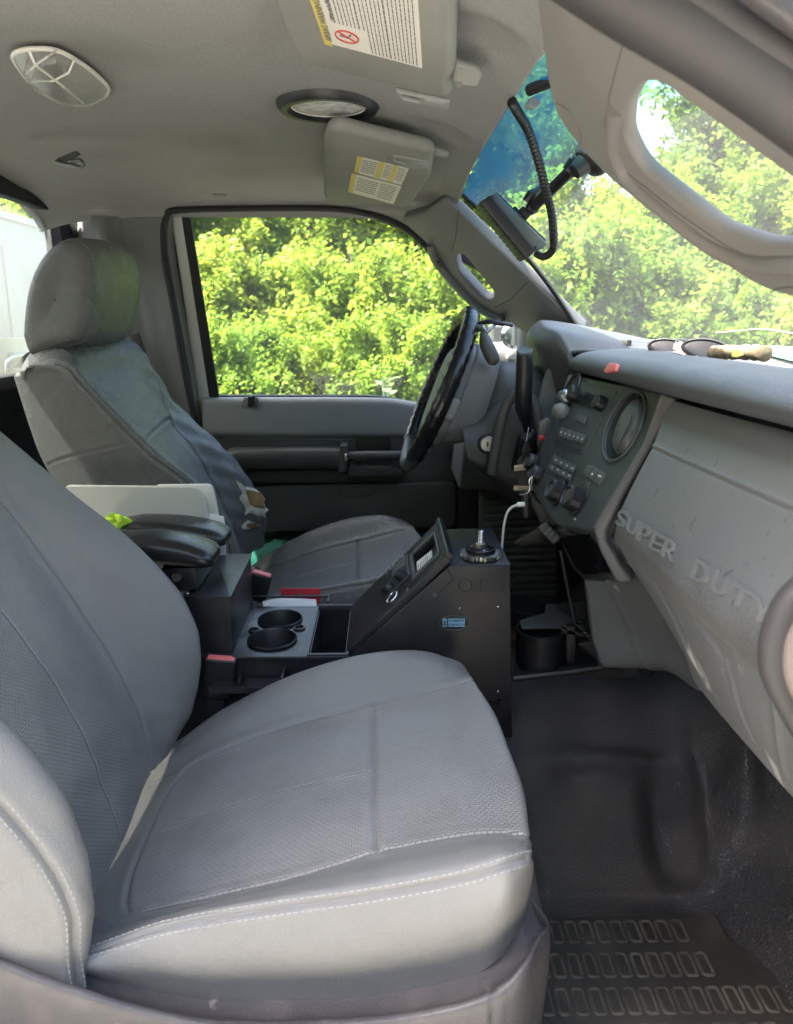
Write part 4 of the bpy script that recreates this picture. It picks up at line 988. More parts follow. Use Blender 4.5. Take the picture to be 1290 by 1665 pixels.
def drv_cushion():
    mats = [leather_d, weave_d, thread_d]
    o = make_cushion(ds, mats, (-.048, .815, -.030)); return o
drv_cushion()
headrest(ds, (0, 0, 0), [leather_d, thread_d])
mb = MB()
for yy in (1.47, 1.57): tube_mb(mb, [Vector((-.60, yy, -.07)), Vector((-.605, yy, -.12))], .008, 10)
mb.out('headrest_post', mint, ds)
mb = MB(); box_mb(mb, (-.60, 1.52, -.088), .07, .15, .025); bevel(mb.out('headrest_collar', mint, ds), .008)
# passenger seat base trim
def base():
    A = lambda px, y: [Y(a, b, y) for a, b in px]
    rows = [A([(-60, 1520), (0, 1548), (60, 1570), (120, 1592), (240, 1630), (370, 1650), (560, 1648), (700, 1632), (790, 1606), (842, 1560), (866, 1520), (882, 1482)], .515),
            A([(-60, 1535), (0, 1560), (60, 1584), (120, 1605), (240, 1640), (370, 1661), (560, 1658), (700, 1642), (800, 1614), (852, 1570), (876, 1530), (890, 1497)], .485),
            A([(-60, 1600), (0, 1620), (60, 1640), (120, 1660), (240, 1690), (370, 1700), (560, 1698), (700, 1692), (800, 1672), (850, 1640), (874, 1600), (890, 1560)], .48),
            A([(-60, 1750), (0, 1760), (60, 1780), (120, 1800), (240, 1830), (370, 1850), (560, 1848), (700, 1832), (800, 1810), (840, 1780), (862, 1740), (870, 1700)], .49)]
    rows.insert(0, [Vector((v.x, .57, v.z+.012)) for v in rows[0]])
    for r in rows:      # the nose of the trim wraps round the front of the seat
        for k, dy in ((9, .01), (10, .035), (11, .075)): 
            r[k] = r[k]*((r[k].y+dy)/r[k].y)
        r.append(r[-1]+Vector((-.03, .06, 0)))
    S = Surf(rows)
    patch('seat_base_trim', S, 160, 50, sill, ps, sgn=SG4, seams=[([(8.0, 1), (8.02, 2), (8.0, 4)], .002, .002)])
    mb = MB(); box_mb(mb, (-.09, .76, -.72), .36, .38, .2); mb.out('seat_riser', black, ps)
    mb = MB(); box_mb(mb, (-.14, 1.56, -.74), .36, .38, .26); mb.out('seat_riser', black, ds)
SG4 = -1
base()
# ================================================================== DASHBOARD
dash = thing('dashboard', 'grey dashboard with centre stack, worn glove box and gauge hood', 'dashboard', (.4, 1.2, -.3))
def dashpad():
    A = lambda pts, x: [X(a, b, x) for a, b in pts]
    r0 = A([(927, 604), (1000, 621), (1063, 637), (1170, 664), (1290, 695), (1450, 737)], .345)
    r1 = A([(925, 601), (1000, 617), (1063, 632), (1170, 658), (1290, 689), (1450, 730)], .326)
    r2 = A([(930, 589), (1003, 603), (1068, 616), (1173, 641), (1290, 668), (1450, 706)], .320)
    r3 = A([(943, 577), (1010, 587), (1075, 597), (1178, 617), (1290, 641), (1450, 676)], .331)
    r4 = A([(962, 571), (1020, 578), (1082, 585), (1184, 601), (1290, 620), (1450, 650)], .352)
    def w(dx, z): return [Vector((p.x+dx, p.y, z+(.0 if k < 4 else -.001))) for k, p in enumerate(r4)]
    zz = [p.z for p in r4]
    r5 = [Vector((p.x+.05, p.y, p.z+.004)) for p in r4]; r6 = [Vector((p.x+.12, p.y, -.062)) for p in r4]; r7 = [Vector((p.x+.20, p.y, -.066)) for p in r4]
    rows = [r0, r1, r2, r3, r4, r5, r6, r7]
    for r in rows: r.append(Vector((r[-1].x, .36, r[-1].z)))
    # far end turned down behind the gauge hood
    for i, r in enumerate(rows): e = r[0]+Vector((.004, .028, -.012 if i < 5 else -.004)); r.insert(0, e)
    patch('dash_pad', Surf(rows), 150, 110, pad, dash, sgn=SG5, disp=lambda P, U, V: -.010*np.clip(1-((P[..., 0]-.45)/.055)**4, 0, 1)*np.clip(1-((P[..., 1]-.86)/.20)**6, 0, 1)*(V > 4))
    # closing bodies below and behind the pad so it is solid from the side
    mb = MB(); box_mb(mb, (.56, 1.15, -.25), .28, 1.55, .36); bevel(mb.out('dash_body', trim_d, dash), .01)
SG5 = 1
dashpad()
def hood():
    # gauge hood over the driver's cluster
    pl = lambda pts, y: [Y(a, b, y) for a, b in pts]
    prf = [(868, 640), (858, 560), (862, 538), (874, 525), (890, 521), (940, 528), (1000, 540), (1062, 553)]
    rows = [pl(prf, 1.86), pl(prf, 1.80), [v+Vector((0, 0, .0)) for v in pl([(868, 640), (857, 562), (859, 541), (872, 526), (888, 521), (940, 529), (1000, 541), (1062, 554)], 1.62)]]
    near = pl([(925, 650), (912, 596), (902, 572), (902, 552), (915, 540), (955, 548), (1005, 556), (1064, 562)], 1.36)
    n0 = pl([(895, 645), (880, 585), (868, 556), (880, 538), (896, 530), (944, 537), (1000, 547), (1062, 556)], 1.44)
    nn = pl([(948, 660), (938, 620), (925, 590), (925, 575), (935, 570), (970, 570), (1010, 571), (1066, 572)], 1.315)
    S = Surf([rows[0], rows[1], rows[2], n0, near, nn]); o = patch('gauge_hood', S, 70, 70, trim_d, dash, sgn=-1); m = o.modifiers.new('s', 'SOLIDIFY'); m.thickness = .012; m.offset = -1
    # cluster face, deep inside the hood
    A = lambda a, b, y: Y(a, b, y)
    plate('cluster_face', [Vector((.40, 1.34, -.26)), Vector((.40, 1.84, -.26)), Vector((.43, 1.84, -.05)), Vector((.43, 1.34, -.05))], (-1, 0, .15), .01, trim_d, dash, .002)
    cp = (Vector((.395, 0, 0)), Vector((-1, 0, 0)))
    for yy in (1.5, 1.66): 
        mb = MB(); lathe_mb(mb, [(.001, .004), (.05, .004), (.055, .01), (.058, 0)], Vector((.405, yy, -.13)), Vector((-1, 0, .15)), 28); mb.out('gauge', lcd, dash)
    # inner side wing that faces the camera between the column and the stack
    plate('cluster_wing', fillet(PLs([(905, 575), (938, 612), (905, 760), (880, 800), (868, 690), (884, 622)], yplane(1.40)), .01), (0, -1, 0), .02, trim_m, dash, .004)
    plate('cluster_lens', fillet(PLs([(879, 608), (912, 618), (866, 700), (862, 690)], yplane(1.50)), .004), (0, -1, 0), .01, trim_m, dash, .002)
    plate('lower_dash', fillet(PLs([(745, 800), (760, 690), (850, 640), (905, 640), (905, 760), (870, 850), (800, 800)], yplane(1.66)), .02), (0, -1, 0), .22, trim_d, dash, .01)
hood()
SP = plane(Y(930, 612, 1.27), Y(1085, 645, .92), Y(965, 860, .92))
vanem = mat('satin vane plastic', (.075, .08, .08), .38, .1, 600)
keym = mat('button plastic', (.085, .09, .09), .42, 0)
def stack():
    n = SP[1]; o = off
    # main face
    face = [(925, 608), (1088, 640), (1090, 652), (1046, 722), (962, 862), (905, 855), (866, 800), (864, 770)]
    vent_h = None
    vent = ellipse_px(1015, 693, 24, 58, 24, SP, 36)
    pts = fillet(PLs(face, SP), [.004, .006, .004, .05, .01, .02, .02, .01])
    fc = plate('stack_fascia', pts, n, .03, fascia, dash, .003, [vent])
    # round air vent: dark cup, ring and tilted vanes
    mb = MB(); c = PL(1015, 693, SP); ey = (PL(1026, 640, SP)-c); A = c-n*.022
    mb.mesh(plate_mesh(ellipse_px(1015, 693, 25, 60, 24, off(SP, -.024), 36), n, .004, .001))
    vt = mb.out('vent_cup', black, fc)
    ring = ellipse_px(1015, 693, 26, 61, 24, off(SP, .001), 48); tube('vent_ring', ring+[ring[0], ring[1]], .0022, trim_d, fc, 8)
    # vane disc turned sideways in its cup
    dsc = ellipse_px(1020, 691, 15, 50, 24, off(SP, .004), 32); cc = sum(dsc, Vector())/32; mbv = MB()
    rings = []
    for s, h in ((1, -.012), (1.0, -.004), (.86, .003), (.55, .007), (.05, .008)): rings.append([cc+(p-cc)*s+n*h for p in dsc])
    vs = [p for r in rings for p in r]; mbv.add(vs, [(i*32+k, i*32+(k+1) % 32, (i+1)*32+(k+1) % 32, (i+1)*32+k) for i in range(4) for k in range(32)]+[tuple(4*32+k for k in range(32))])
    vd = mbv.out('vent_disc', vanem, fc)
    tube('vent_slot', [PL(1036, 648, off(SP, .006)), PL(1022, 692, off(SP, .0125)), PL(1003, 733, off(SP, .006))], .0011, black, fc, 6)
    tube('vent_slot', [PL(1041, 655, off(SP, .006)), PL(1036, 644, off(SP, .006))], .0011, black, fc, 6)
    # brown grey bezel down the passenger side
    bez = [(1074, 638), (1106, 648), (1062, 722), (1012, 810), (985, 862), (984, 880), (1000, 905), (1028, 946), (1012, 950), (1000, 945), (974, 895), (964, 858), (1044, 722)]
    bp = plane(Y(1074, 638, .915), Y(1020, 800, .90), Y(964, 870, .925)); bp = (Y(1030, 780, .905), Vector((-.55, -.8, .1)).normalized())
    plate('stack_bezel', fillet(PLs(bez, bp), .006), bp[1], .03, bezel, dash, .005)
    # pocket under the stack
    kp = plane(Y(905, 862, 1.20), Y(970, 862, .93), Y(1010, 945, .91))
    plate('lower_pocket', fillet(PLs([(902, 860), (966, 860), (1014, 948), (950, 944), (930, 922)], kp), .01), kp[1], .02, trim_d, dash, .004)
    plate('pocket_door', fillet(PLs([(910, 863), (958, 865), (1000, 936), (948, 934), (935, 922), (908, 868)], off(kp, .002)), .01), kp[1], .004, blackg, dash, .001)
    # radio
    rad = plate('radio', fillet(PLs([(946, 622), (1004, 634), (947, 740), (905, 726), (900, 714)], off(SP, .0015)), .003), n, .004, fascia, dash, .001)
    q = off(SP, .0035)
    plate('radio_screen', fillet(PLs([(938, 633), (988, 646), (978, 668), (928, 652)], off(SP, .0045)), .004), n, .004, lcd, rad, .001)
    for x, y, r in ((936, 642, .0135), (980, 657, .0115)):
        mb = MB(); lathe_mb(mb, [(r, -.002), (r, .010), (r*.9, .013), (r*.2, .0135)], PL(x, y, off(SP, .003)), n, 24, wob=lambda a, i: 1+.02*math.cos(a*14)); mb.out('radio_knob', black, rad)
    plate('seek_button', fillet(PLs([(938, 673), (952, 677), (949, 690), (934, 684)], off(SP, .006)), .003), n, .005, trim_d, rad, .0015)
    mb = MB()
    for k in range(6):
        a = k/6.; b = (k+.92)/6.; l = lambda t, dy: (lerp(912, 953, t)+dy*(-.5), lerp(694, 708, t)+dy)
        mb.mesh(plate_mesh(fillet(PLs([l(a, 0), l(b, 0), l(b, 13), l(a, 13)], off(SP, .005)), .0015), n, .004, .001))
    mb.out('preset_buttons', keym, rad)
    tube('cd_slot', PLs([(903, 716), (943, 733)], off(SP, .0022)), .0012, black, rad, 6)
    # heater controls
    clim = plate('climate_panel', fillet(PLs([(899, 738), (936, 757), (926, 784), (888, 762)], off(SP, .001)), .003), n, .003, fascia, dash, .001)
    mb = MB()
    for k in range(4):
        for j in range(2):
            x = 900+k*9-j*5.5; y = 742+k*4.6+j*12; mb.mesh(plate_mesh(fillet(PLs([(x, y), (x+7.5, y+4), (x+4, y+13), (x-3.5, y+9)], off(SP, .004)), .001), n, .003, .0008))
    mb.out('climate_buttons', keym, clim)
    low = plate('switch_panel', fillet(PLs([(884, 768), (924, 788), (912, 822), (872, 792)], off(SP, .001)), .004), n, .003, fascia, dash, .001)
    sw = plate('switch_bank', fillet(PLs([(956, 754), (984, 770), (973, 788), (945, 770)], off(SP, .003)), .003), n, .006, keym, dash, .0015)
    tube('switch_gap', PLs([(965, 760), (955, 776)], off(SP, .0032)), .0006, black, sw, 5); tube('switch_gap', PLs([(975, 766), (964, 782)], off(SP, .0032)), .0006, black, sw, 5)
    mk = MB(); ql = off(SP, .0058)
    for k in range(6):
        t_ = (k+.45)/6.; x_, y_ = lerp(912, 953, t_)-3, lerp(694, 708, t_)+5.5; mk.mesh(plate_mesh(PLs([(x_, y_), (x_+1.8, y_+.7), (x_+.6, y_+3.6), (x_-1.2, y_+2.9)], ql), n, .0004))
    for k in range(4):
        for j in range(2):
            x_ = 903+k*9-j*5.5; y_ = 746+k*4.6+j*12; mk.mesh(plate_mesh(PLs([(x_, y_), (x_+2.4, y_+1.2), (x_+1.6, y_+3.2), (x_-.8, y_+2)], off(SP, .0048)), n, .0004))
    mk.out('button_marks', paper_o, fc)
    for x_, y_ in ((957, 784), (899, 790), (934, 842)):
        mk = MB(); mk.mesh(plate_mesh(PLs([(x_, y_), (x_+3, y_+1.5), (x_+2, y_+4), (x_-1, y_+2.5)], off(SP, .001)), n, .0004)); mk.out('dial_mark', paper_o, fc)
    m = place(text_mesh('OFF', .0045, .0002), PL(963, 771, off(SP, .0032)), PL(973, 776, SP)-PL(963, 771, SP), n); fin('switch_lettering', m, label_w, sw)
    m = place(text_mesh('AIRBAG', .0034, .0002), PL(975, 774, off(SP, .0032)), PL(985, 779, SP)-PL(975, 774, SP), n); fin('switch_lettering', m, label_w, sw)
    # turning knobs
    for x, y, r, h in ((908, 801, .0165, .013), (940, 814, .0175, .017), (876, 772, .0135, .012), (869, 754, .0145, .012)):
        c = PL(x, y, off(SP, .002)); mb = MB()
        lathe_mb(mb, [(r*1.3, -.002), (r*1.3, .0015), (r*1.04, .002), (r, .006), (r*.97, h), (r*.80, h+.003), (r*.72, h-.001), (r*.1, h-.001)], c, n, 30, wob=lambda a, i: 1+(.035*math.cos(a*12) if 3 <= i <= 5 else 0))
        k = mb.out('turning_knob', black, dash); lathe('knob_face', [(r*.70, 0), (r*.66, .0012), (.0005, .0014)], c+n*(h-.001), n, trim_d, k, 24)
    lathe('knob_dish', [(.022, .0), (.0225, .0016), (.020, .002), (.019, .0005), (.001, .0005)], PL(945, 806, off(SP, .0005)), n, trim_d, dash, 30, wob=lambda a, i: 1)
    # left vent and the two silver levers, hanging phone clips
    lv = ellipse_px(930, 632, 9, 26, 26, off(SP, .002), 24); tube('vent_ring', lv+[lv[0]], .002, black, dash, 6)
    plate('vent_cup', ellipse_px(930, 632, 8, 25, 26, off(SP, .001), 24), n, .004, black, dash, .001)
    for x, y in ((919, 646), (911, 668)):
        mb = MB(); c = PL(x, y, off(SP, .010)); P = [c+Vector((-.008, .03, -.002))*t for t in (-.6, -.2, .3, .8)]
        tube_mb(mb, cr(P, 4), [.004, .009, .012, .013, .0135, .0135, .013, .012, .011, .009, .006, .003, .001], 12); mb.out('silver_pod', MATS['brushed steel'] if y < 650 else trim_m, dash)
    # orange push switch on the pad
    pl = plane(X(985, 590, .3285), X(1003, 590, .3285), X(990, 605, .3255)); pl = (X(991, 597, .3185), Vector((-.93, 0, .36)).normalized())
    plate('hazard_switch', fillet(PLs([(990, 589), (1003, 591), (999, 603), (983, 606), (981, 603)], off(pl, .003)), .003), pl[1], .006, redb, dash, .002)
stack()
def glovebox():
    A = lambda pts, x: [X(a, b, x) for a, b in pts]
    g0 = A([(1096, 652), (1190, 678), (1290, 704), (1400, 736)], .350)
    g1 = A([(1082, 672), (1180, 700), (1290, 730), (1400, 764)], .340)
    g2 = A([(1062, 725), (1165, 770), (1290, 824), (1400, 872)], .318)
    g3 = A([(1036, 775), (1140, 845), (1275, 930), (1380, 1000)], .298)
    g4 = A([(1010, 830), (1110, 920), (1250, 1010), (1350, 1080)], .280)
    g5 = A([(1001, 862), (1098, 955), (1222, 1055), (1320, 1125)], .274)
    g6 = A([(1001, 882), (1100, 976), (1214, 1073), (1315, 1150)], .286)
    g7 = A([(1008, 890), (1108, 982), (1222, 1082), (1320, 1158)], .310)
    rows = [g0, g1, g2, g3, g4, g5, g6, g7]
    for r in rows: r.append(r[-1]+(r[-1]-r[-2])*.7)
    S = Surf(rows)
    seams = [([(0, 2), (1.5, 2), (3.4, 2)], -.0014, .0020), ([(0, 2.06), (1.5, 2.06), (3.4, 2.06)], .0012, .0016)]
    gb = patch('glove_box_door', S, 200, 200, gbox_m(), dash, sgn=SG6, seams=seams)
    # raised words follow the curve of the door, one moulded letter after another
    Q = [('S', (165, 515), (208, 530), (185, 602), (140, 580)), ('U', (205, 545), (255, 570), (232, 638), (187, 608)), ('P', (262, 575), (308, 600), (284, 668), (238, 650)), ('E', (318, 610), (368, 638), (340, 708), (292, 688)),
         ('R', (375, 640), (430, 672), (402, 752), (348, 724)), ('D', (510, 735), (578, 772), (540, 856), (474, 815)), ('U', (598, 785), (658, 822), (625, 908), (566, 872)), ('T', (676, 843), (756, 890), (722, 972), (646, 925)), ('Y', (766, 903), (858, 960), (828, 1040), (735, 985))]
    for ch, *q in Q:
        me = text_mesh(ch, 1.0, .02, 0, True, 'LEFT')
        bm = bmesh.new(); bm.from_mesh(me); bmesh.ops.triangulate(bm, faces=bm.faces)
        for _ in range(4):
            lg = [e for e in bm.edges if e.calc_length() > .09]
            if lg: bmesh.ops.subdivide_edges(bm, edges=lg, cuts=1); bmesh.ops.triangulate(bm, faces=[f for f in bm.faces if len(f.verts) > 3])
        bm.to_mesh(me); bm.free()
        co = np.zeros(len(me.vertices)*3); me.vertices.foreach_get('co', co); co = co.reshape(-1, 3)
        t = (co[:, 0]-co[:, 0].min())/np.ptp(co[:, 0]); s_ = (co[:, 1]-co[:, 1].min())/np.ptp(co[:, 1]); zt = (co[:, 2]-co[:, 2].min())/np.ptp(co[:, 2])
        uv = [np.array(surf_uv(S, 950+x/2.73, 640+y/2.73, 0, 4.4, 2.2, 6.6, 330)) for x, y in q]     # TL TR BR BL
        w4 = [(1-t)*s_, t*s_, t*(1-s_), (1-t)*(1-s_)]; u = sum(w_*c[0] for w_, c in zip(w4, uv)); v = sum(w_*c[1] for w_, c in zip(w4, uv))
        p_ = S.ev(u, v)+S.nrm(u, v)*SG6*(-.001+zt[:, None]*.0034); me.vertices.foreach_set('co', p_.reshape(-1)); me.update(); o_ = fin('raised_letter', me, letterm, gb, 30)
    # lower knee panel
    A2 = lambda pts, xs: [X(a, b, x) for (a, b), x in zip(pts, xs)]
    k0 = A2([(1006, 886), (1106, 978), (1220, 1078), (1320, 1155)], [.292]*4)
    k1 = A2([(1022, 915), (1112, 1010), (1226, 1118), (1330, 1215)], [.296, .298, .298, .298])
    k2 = A2([(1068, 985), (1128, 1068), (1232, 1180), (1340, 1290)], [.312, .312, .312, .312])
    k3 = A2([(1112, 1062), (1150, 1118), (1240, 1222), (1346, 1335)], [.328, .328, .328, .328])
    k4 = A2([(1140, 1120), (1172, 1160), (1252, 1252), (1350, 1362)], [.345, .345, .345, .345])
    k5 = [p+Vector((.05, 0, -.02)) for p in k4]
    rows = [k0, k1, k2, k3, k4, k5]
    for r in rows: r.append(r[-1]+(r[-1]-r[-2])*.7)
    ribs = [([(.6, .5), (.9, 2.2), (1.1, 2.9)], -.0018, .003), ([(1.6, .9), (1.75, 2.4), (1.85, 2.9)], -.0016, .003), ([(1.2, .5), (1.5, .9), (1.6, 1.4)], -.0025, .002),
            ([(2.3, .8), (2.35, 2.4), (2.38, 2.9)], -.002, .004), ([(2.9, .5), (2.95, 2.9)], -.002, .004)]
    kp = patch('knee_panel', Surf(rows), 170, 140, lower, dash, sgn=SG6, seams=ribs)
    # facets between the stack and the knee panel
    fr = [[Y(952, 944, 1.02), Y(984, 944, .98), Y(1012, 925, .93), Y(1022, 912, .905)], [Y(966, 1000, 1.02), Y(1020, 1010, .99), Y(1066, 1000, .94), Y(1078, 990, .915)],
          [Y(980, 1078, 1.02), Y(1046, 1080, .99), Y(1104, 1066, .95), Y(1128, 1068, .90)], [Y(984, 1082, 1.03), Y(1076, 1088, 1.0), Y(1134, 1122, .93), Y(1150, 1118, .89)]]
    patch('side_facet', Surf(fr), 40, 40, lower, dash, sgn=SG6, seams=[([(1.0, 0), (1, 1), (1.0, 2), (1, 3)], -.002, .003)])
    plate('side_cover', PLs([(955, 948), (990, 948), (1050, 1080), (978, 1080), (965, 1040)], yplane(1.03)), (0, -1, 0), .02, lower, dash, .003)
    mb = MB(); mb.mesh(ppm([(1030, 1076), (1054, 1076), (1066, 1092), (1060, 1104), (1044, 1100)], yplane(1.02), .02, .003)); mb.out('lower_clip', black, dash)
_gm = []
def gbox_m():
    if _gm: return _gm[0]
    m = gbox; n = m.node_tree; P = n.nodes['Principled BSDF']
    # scuffs and dark rub marks concentrated along the protruding lower lip (wear that stays put)
    src = P.inputs['Base Color'].links[0].from_socket
    g = n.nodes.new('ShaderNodeTexCoord'); s = n.nodes.new('ShaderNodeSeparateXYZ'); n.links.new(g.outputs['Object'], s.inputs[0])
    mr = n.nodes.new('ShaderNodeMapRange'); n.links.new(s.outputs[0], mr.inputs[0]); mr.inputs[1].default_value = .302; mr.inputs[2].default_value = .272; mr.inputs[3].default_value = -.06; mr.inputs[4].default_value = .20
    nz = n.nodes.new('ShaderNodeTexNoise'); nz.inputs['Scale'].default_value = 380; nz.inputs['Detail'].default_value = 9; nz.inputs['Roughness'].default_value = .75; n.links.new(g.outputs['Object'], nz.inputs['Vector'])
    n2 = n.nodes.new('ShaderNodeTexNoise'); n2.inputs['Scale'].default_value = 7; n2.inputs['Detail'].default_value = 3; n.links.new(g.outputs['Object'], n2.inputs['Vector'])
    a = n.nodes.new('ShaderNodeMath'); a.operation = 'MULTIPLY_ADD'; n.links.new(nz.outputs['Fac'], a.inputs[0]); a.inputs[1].default_value = .45; n.links.new(mr.outputs[0], a.inputs[2])
    b = n.nodes.new('ShaderNodeMath'); b.operation = 'MULTIPLY_ADD'; n.links.new(n2.outputs['Fac'], b.inputs[0]); b.inputs[1].default_value = .30; n.links.new(a.outputs[0], b.inputs[2])
    r = n.nodes.new('ShaderNodeMapRange'); n.links.new(b.outputs[0], r.inputs[0]); r.inputs[1].default_value = .46; r.inputs[2].default_value = .66; r.inputs[4].default_value = .8
    mx = n.nodes.new('ShaderNodeMix'); mx.data_type = 'RGBA'; n.links.new(r.outputs[0], mx.inputs[0]); n.links.new(src, mx.inputs[6]); mx.inputs[7].default_value = (.045, .042, .038, 1)
    n.links.new(mx.outputs[2], P.inputs['Base Color']); _gm.append(m); return m
SG6 = -1
glovebox()

# ================================================================== STEERING
def steering():
    t = thing('steering_wheel', 'steering wheel in wrinkled black leather cover with column and key lock', 'steering wheel', Y(712, 632, 1.52))
    T = Y(764, 512, 1.52); B = Y(661, 752, 1.52); c = (T+B)/2; up = (T-B).normalized(); rad = (T-B).length/2; lat = Vector((0, -1, 0))
    ax = up.cross(lat).normalized()
    if ax.x > 0: ax = -ax      # towards the driver
    mb = MB(); n1, n2 = 150, 16; vs = []
    wr = rng.random(n1)
    for i in range(n1):
        a = 2*math.pi*i/n1; d = up*math.cos(a)+lat*math.sin(a); low = math.cos(a) < -.80
        r = (.0145 if low else .0175)*(1+(0 if low else .07*(wr[i]-.5)*.5+.012*math.sin(a*61+3*math.sin(a*5))))
        for k in range(n2):
            b = 2*math.pi*k/n2; vs.append(c+d*rad+(d*math.cos(b)*r+ax*math.sin(b)*r*.95)+ax*(.0012*math.sin(i*1.7+k) if not low else 0))
    fs = [(i*n2+k, i*n2+(k+1) % n2, ((i+1) % n1)*n2+(k+1) % n2, ((i+1) % n1)*n2+k) for i in range(n1) for k in range(n2)]
    mi = [1 if math.cos(2*math.pi*i/n1) < -.80 else 0 for i in range(n1) for k in range(n2)]
    mb.add(vs, fs); mb.m = mi; mb.out('rim', [blackcov, trim_d], t, 80)
    def W(u, l, h): return c+up*u+lat*l+ax*h      # wheel coordinates
    # hub pad and spokes, set back from the rim plane
    hub = []
    for s, h in ((.35, .030), (.8, .026), (1.0, .012), (1.04, -.01), (1.0, -.035)):
        hub.append([W(.068*s*math.cos(a)**1 - .01, .085*s*math.sin(a), h-.035) for a in np.linspace(0, 2*math.pi, 33)])
    S = Surf(hub); patch('hub_pad', S, 80, 30, trim_d, t, sgn=-1)
    plate('hub_cap', [W(.024*math.cos(a)-.01, .03*math.sin(a), -.002) for a in np.linspace(0, 2*math.pi, 24, endpoint=False)], ax, .01, trim_d, t, .002)
    for pts, m in (([(.0, .06), (.012, .178), (-.030, .178), (-.035, .06)], trim_m), ([(.0, -.06), (.012, -.178), (-.030, -.178), (-.035, -.06)], mint), ([(-.04, .045), (-.120, .06), (-.120, .03), (-.05, .015)], trim_m), ([(-.04, -.045), (-.120, -.06), (-.120, -.03), (-.05, -.015)], trim_m)):
        plate('spoke', fillet([W(a, b, -.014) for a, b in pts], .008), ax, .016, m, t, .004)
    plate('switch_pod', fillet([W(a, b, -.004) for a, b in ((.045, .075), (.050, .125), (-.005, .13), (-.008, .08))], .008), ax, .012, black, t, .003)
    for b in (.085, .102, .119):
        plate('switch_key', fillet([W(a, q, -.0015) for a, q in ((.036, b), (.036, b+.011), (.008, b+.011), (.008, b))], .003), ax, .006, trim_m, t, .001)
    # column shroud: square section loft running forwards from the hub
    px0 = [(712, 560), (760, 560), (806, 575), (801, 605), (790, 700), (745, 752), (690, 762), (665, 740)]
    def sec(w_, cx, cz, hx, hz_, tilt):
        out = []
        for k in range(20):
            a = 2*math.pi*k/20; ca, sa = math.cos(a), math.sin(a); p = .62
            l = math.copysign(abs(ca)**p, ca)*hx; u = math.copysign(abs(sa)**p, sa)*hz_
            out.append(Vector((cx, 0, cz))+Vector((0, 1.515+l, 0))+Vector((.36*tilt*u/1, 0, u)))
        return out+[out[0]]
    A = Y(697, 660, 1.45); 
    rows = [sec(0, .105, -.175, .02, .02, 1), sec(0, .100, -.172, .090, .082, 1), sec(0, .115, -.168, .102, .098, 1), sec(0, .150, -.165, .104, .100, 1), sec(0, .185, -.165, .100, .093, .9), sec(0, .202, -.168, .092, .082, .8)]
    patch('column_collar', Surf(rows), 120, 60, trim_m, t, sgn=1, seams=[([(0, 2.8), (5, 2.8), (10, 2.8), (15, 2.8), (20, 2.8)], .002, .002)])
    # panel joints on the side facing the camera
    rows = [sec(0, .19, -.175, .070, .070, .8), sec(0, .215, -.180, .085, .082, .7), sec(0, .245, -.19, .088, .088, .6), sec(0, .30, -.20, .085, .09, .5), sec(0, .40, -.22, .085, .10, .4)]
    patch('column_shroud', Surf(rows), 100, 50, trim_d, t, sgn=1)
    # lower shroud with the ignition lock
    lp = yplane(1.40)
    lw = patch('lower_shroud', Surf([[Y(a, b, y) for a, b in ((752, 690), (775, 680), (800, 655), (838, 640), (858, 660))] for y in (1.50,)]+
        [[Y(a, b, 1.425) for a, b in ((752, 692), (778, 684), (803, 660), (836, 648), (856, 668))]]+
        [[Y(a, b, 1.405) for a, b in ((755, 712), (785, 706), (815, 690), (842, 680), (858, 690))]]+
        [[Y(a, b, 1.40) for a, b in ((758, 735), (788, 738), (820, 740), (845, 745), (862, 745))]]+
        [[Y(a, b, 1.41) for a, b in ((765, 752), (795, 768), (825, 785), (846, 795), (866, 790))]]+
        [[Y(a, b, 1.48) for a, b in ((770, 760), (800, 780), (828, 800), (850, 812), (870, 806))]]), 60, 70, trim_d, t, sgn=SG7)
    o = Y(793, 722, 1.398); nn = Vector((-.15, -1, .08)).normalized()
    k = lathe('key_lock', [(.016, -.006), (.016, .001), (.0135, .003), (.0125, .0015), (.001, .0015)], o, nn, steel_r, t, 32)
    lathe('key_surround', [(.0195, -.006), (.0195, .0005), (.016, .002), (.016, -.004)], o, nn, black, t, 32)
    mb = MB(); box_mb(mb, o+nn*.003, .003, .003, .009); mb.out('key_slot', black, k)
    # wiper / turn stalk with chrome linkage
    tube('stalk_arm', cr([Y(776, 528, 1.44), Y(795, 523, 1.42), Y(815, 526, 1.42), Y(832, 528, 1.44)], 5), .0045, black, t)
    mb = MB(); tube_mb(mb, cr([Y(772, 536, 1.43), Y(782, 532, 1.41), Y(792, 538, 1.41), Y(806, 528, 1.42)], 4), [.006, .004, .008, .005, .006, .008, .005, .004, .006, .004, .003, .003, .002], 8); mb.out('stalk_joint', steel_r, t)
    mb = MB(); tube_mb(mb, cr([Y(785, 540, 1.41), Y(791, 560, 1.40), Y(800, 580, 1.40), Y(806, 594, 1.40)], 5), [.004, .006, .0085, .0105, .012, .0125, .013, .0132, .0134, .0134, .0132, .0128, .012, .010, .006, .001], 16); mb.out('stalk_handle', trim_d, t)
blackcov = mat('wrinkled black leather', (.010, .010, .011), .26, .8, 70, .2, 14)
SG7 = -1
steering()
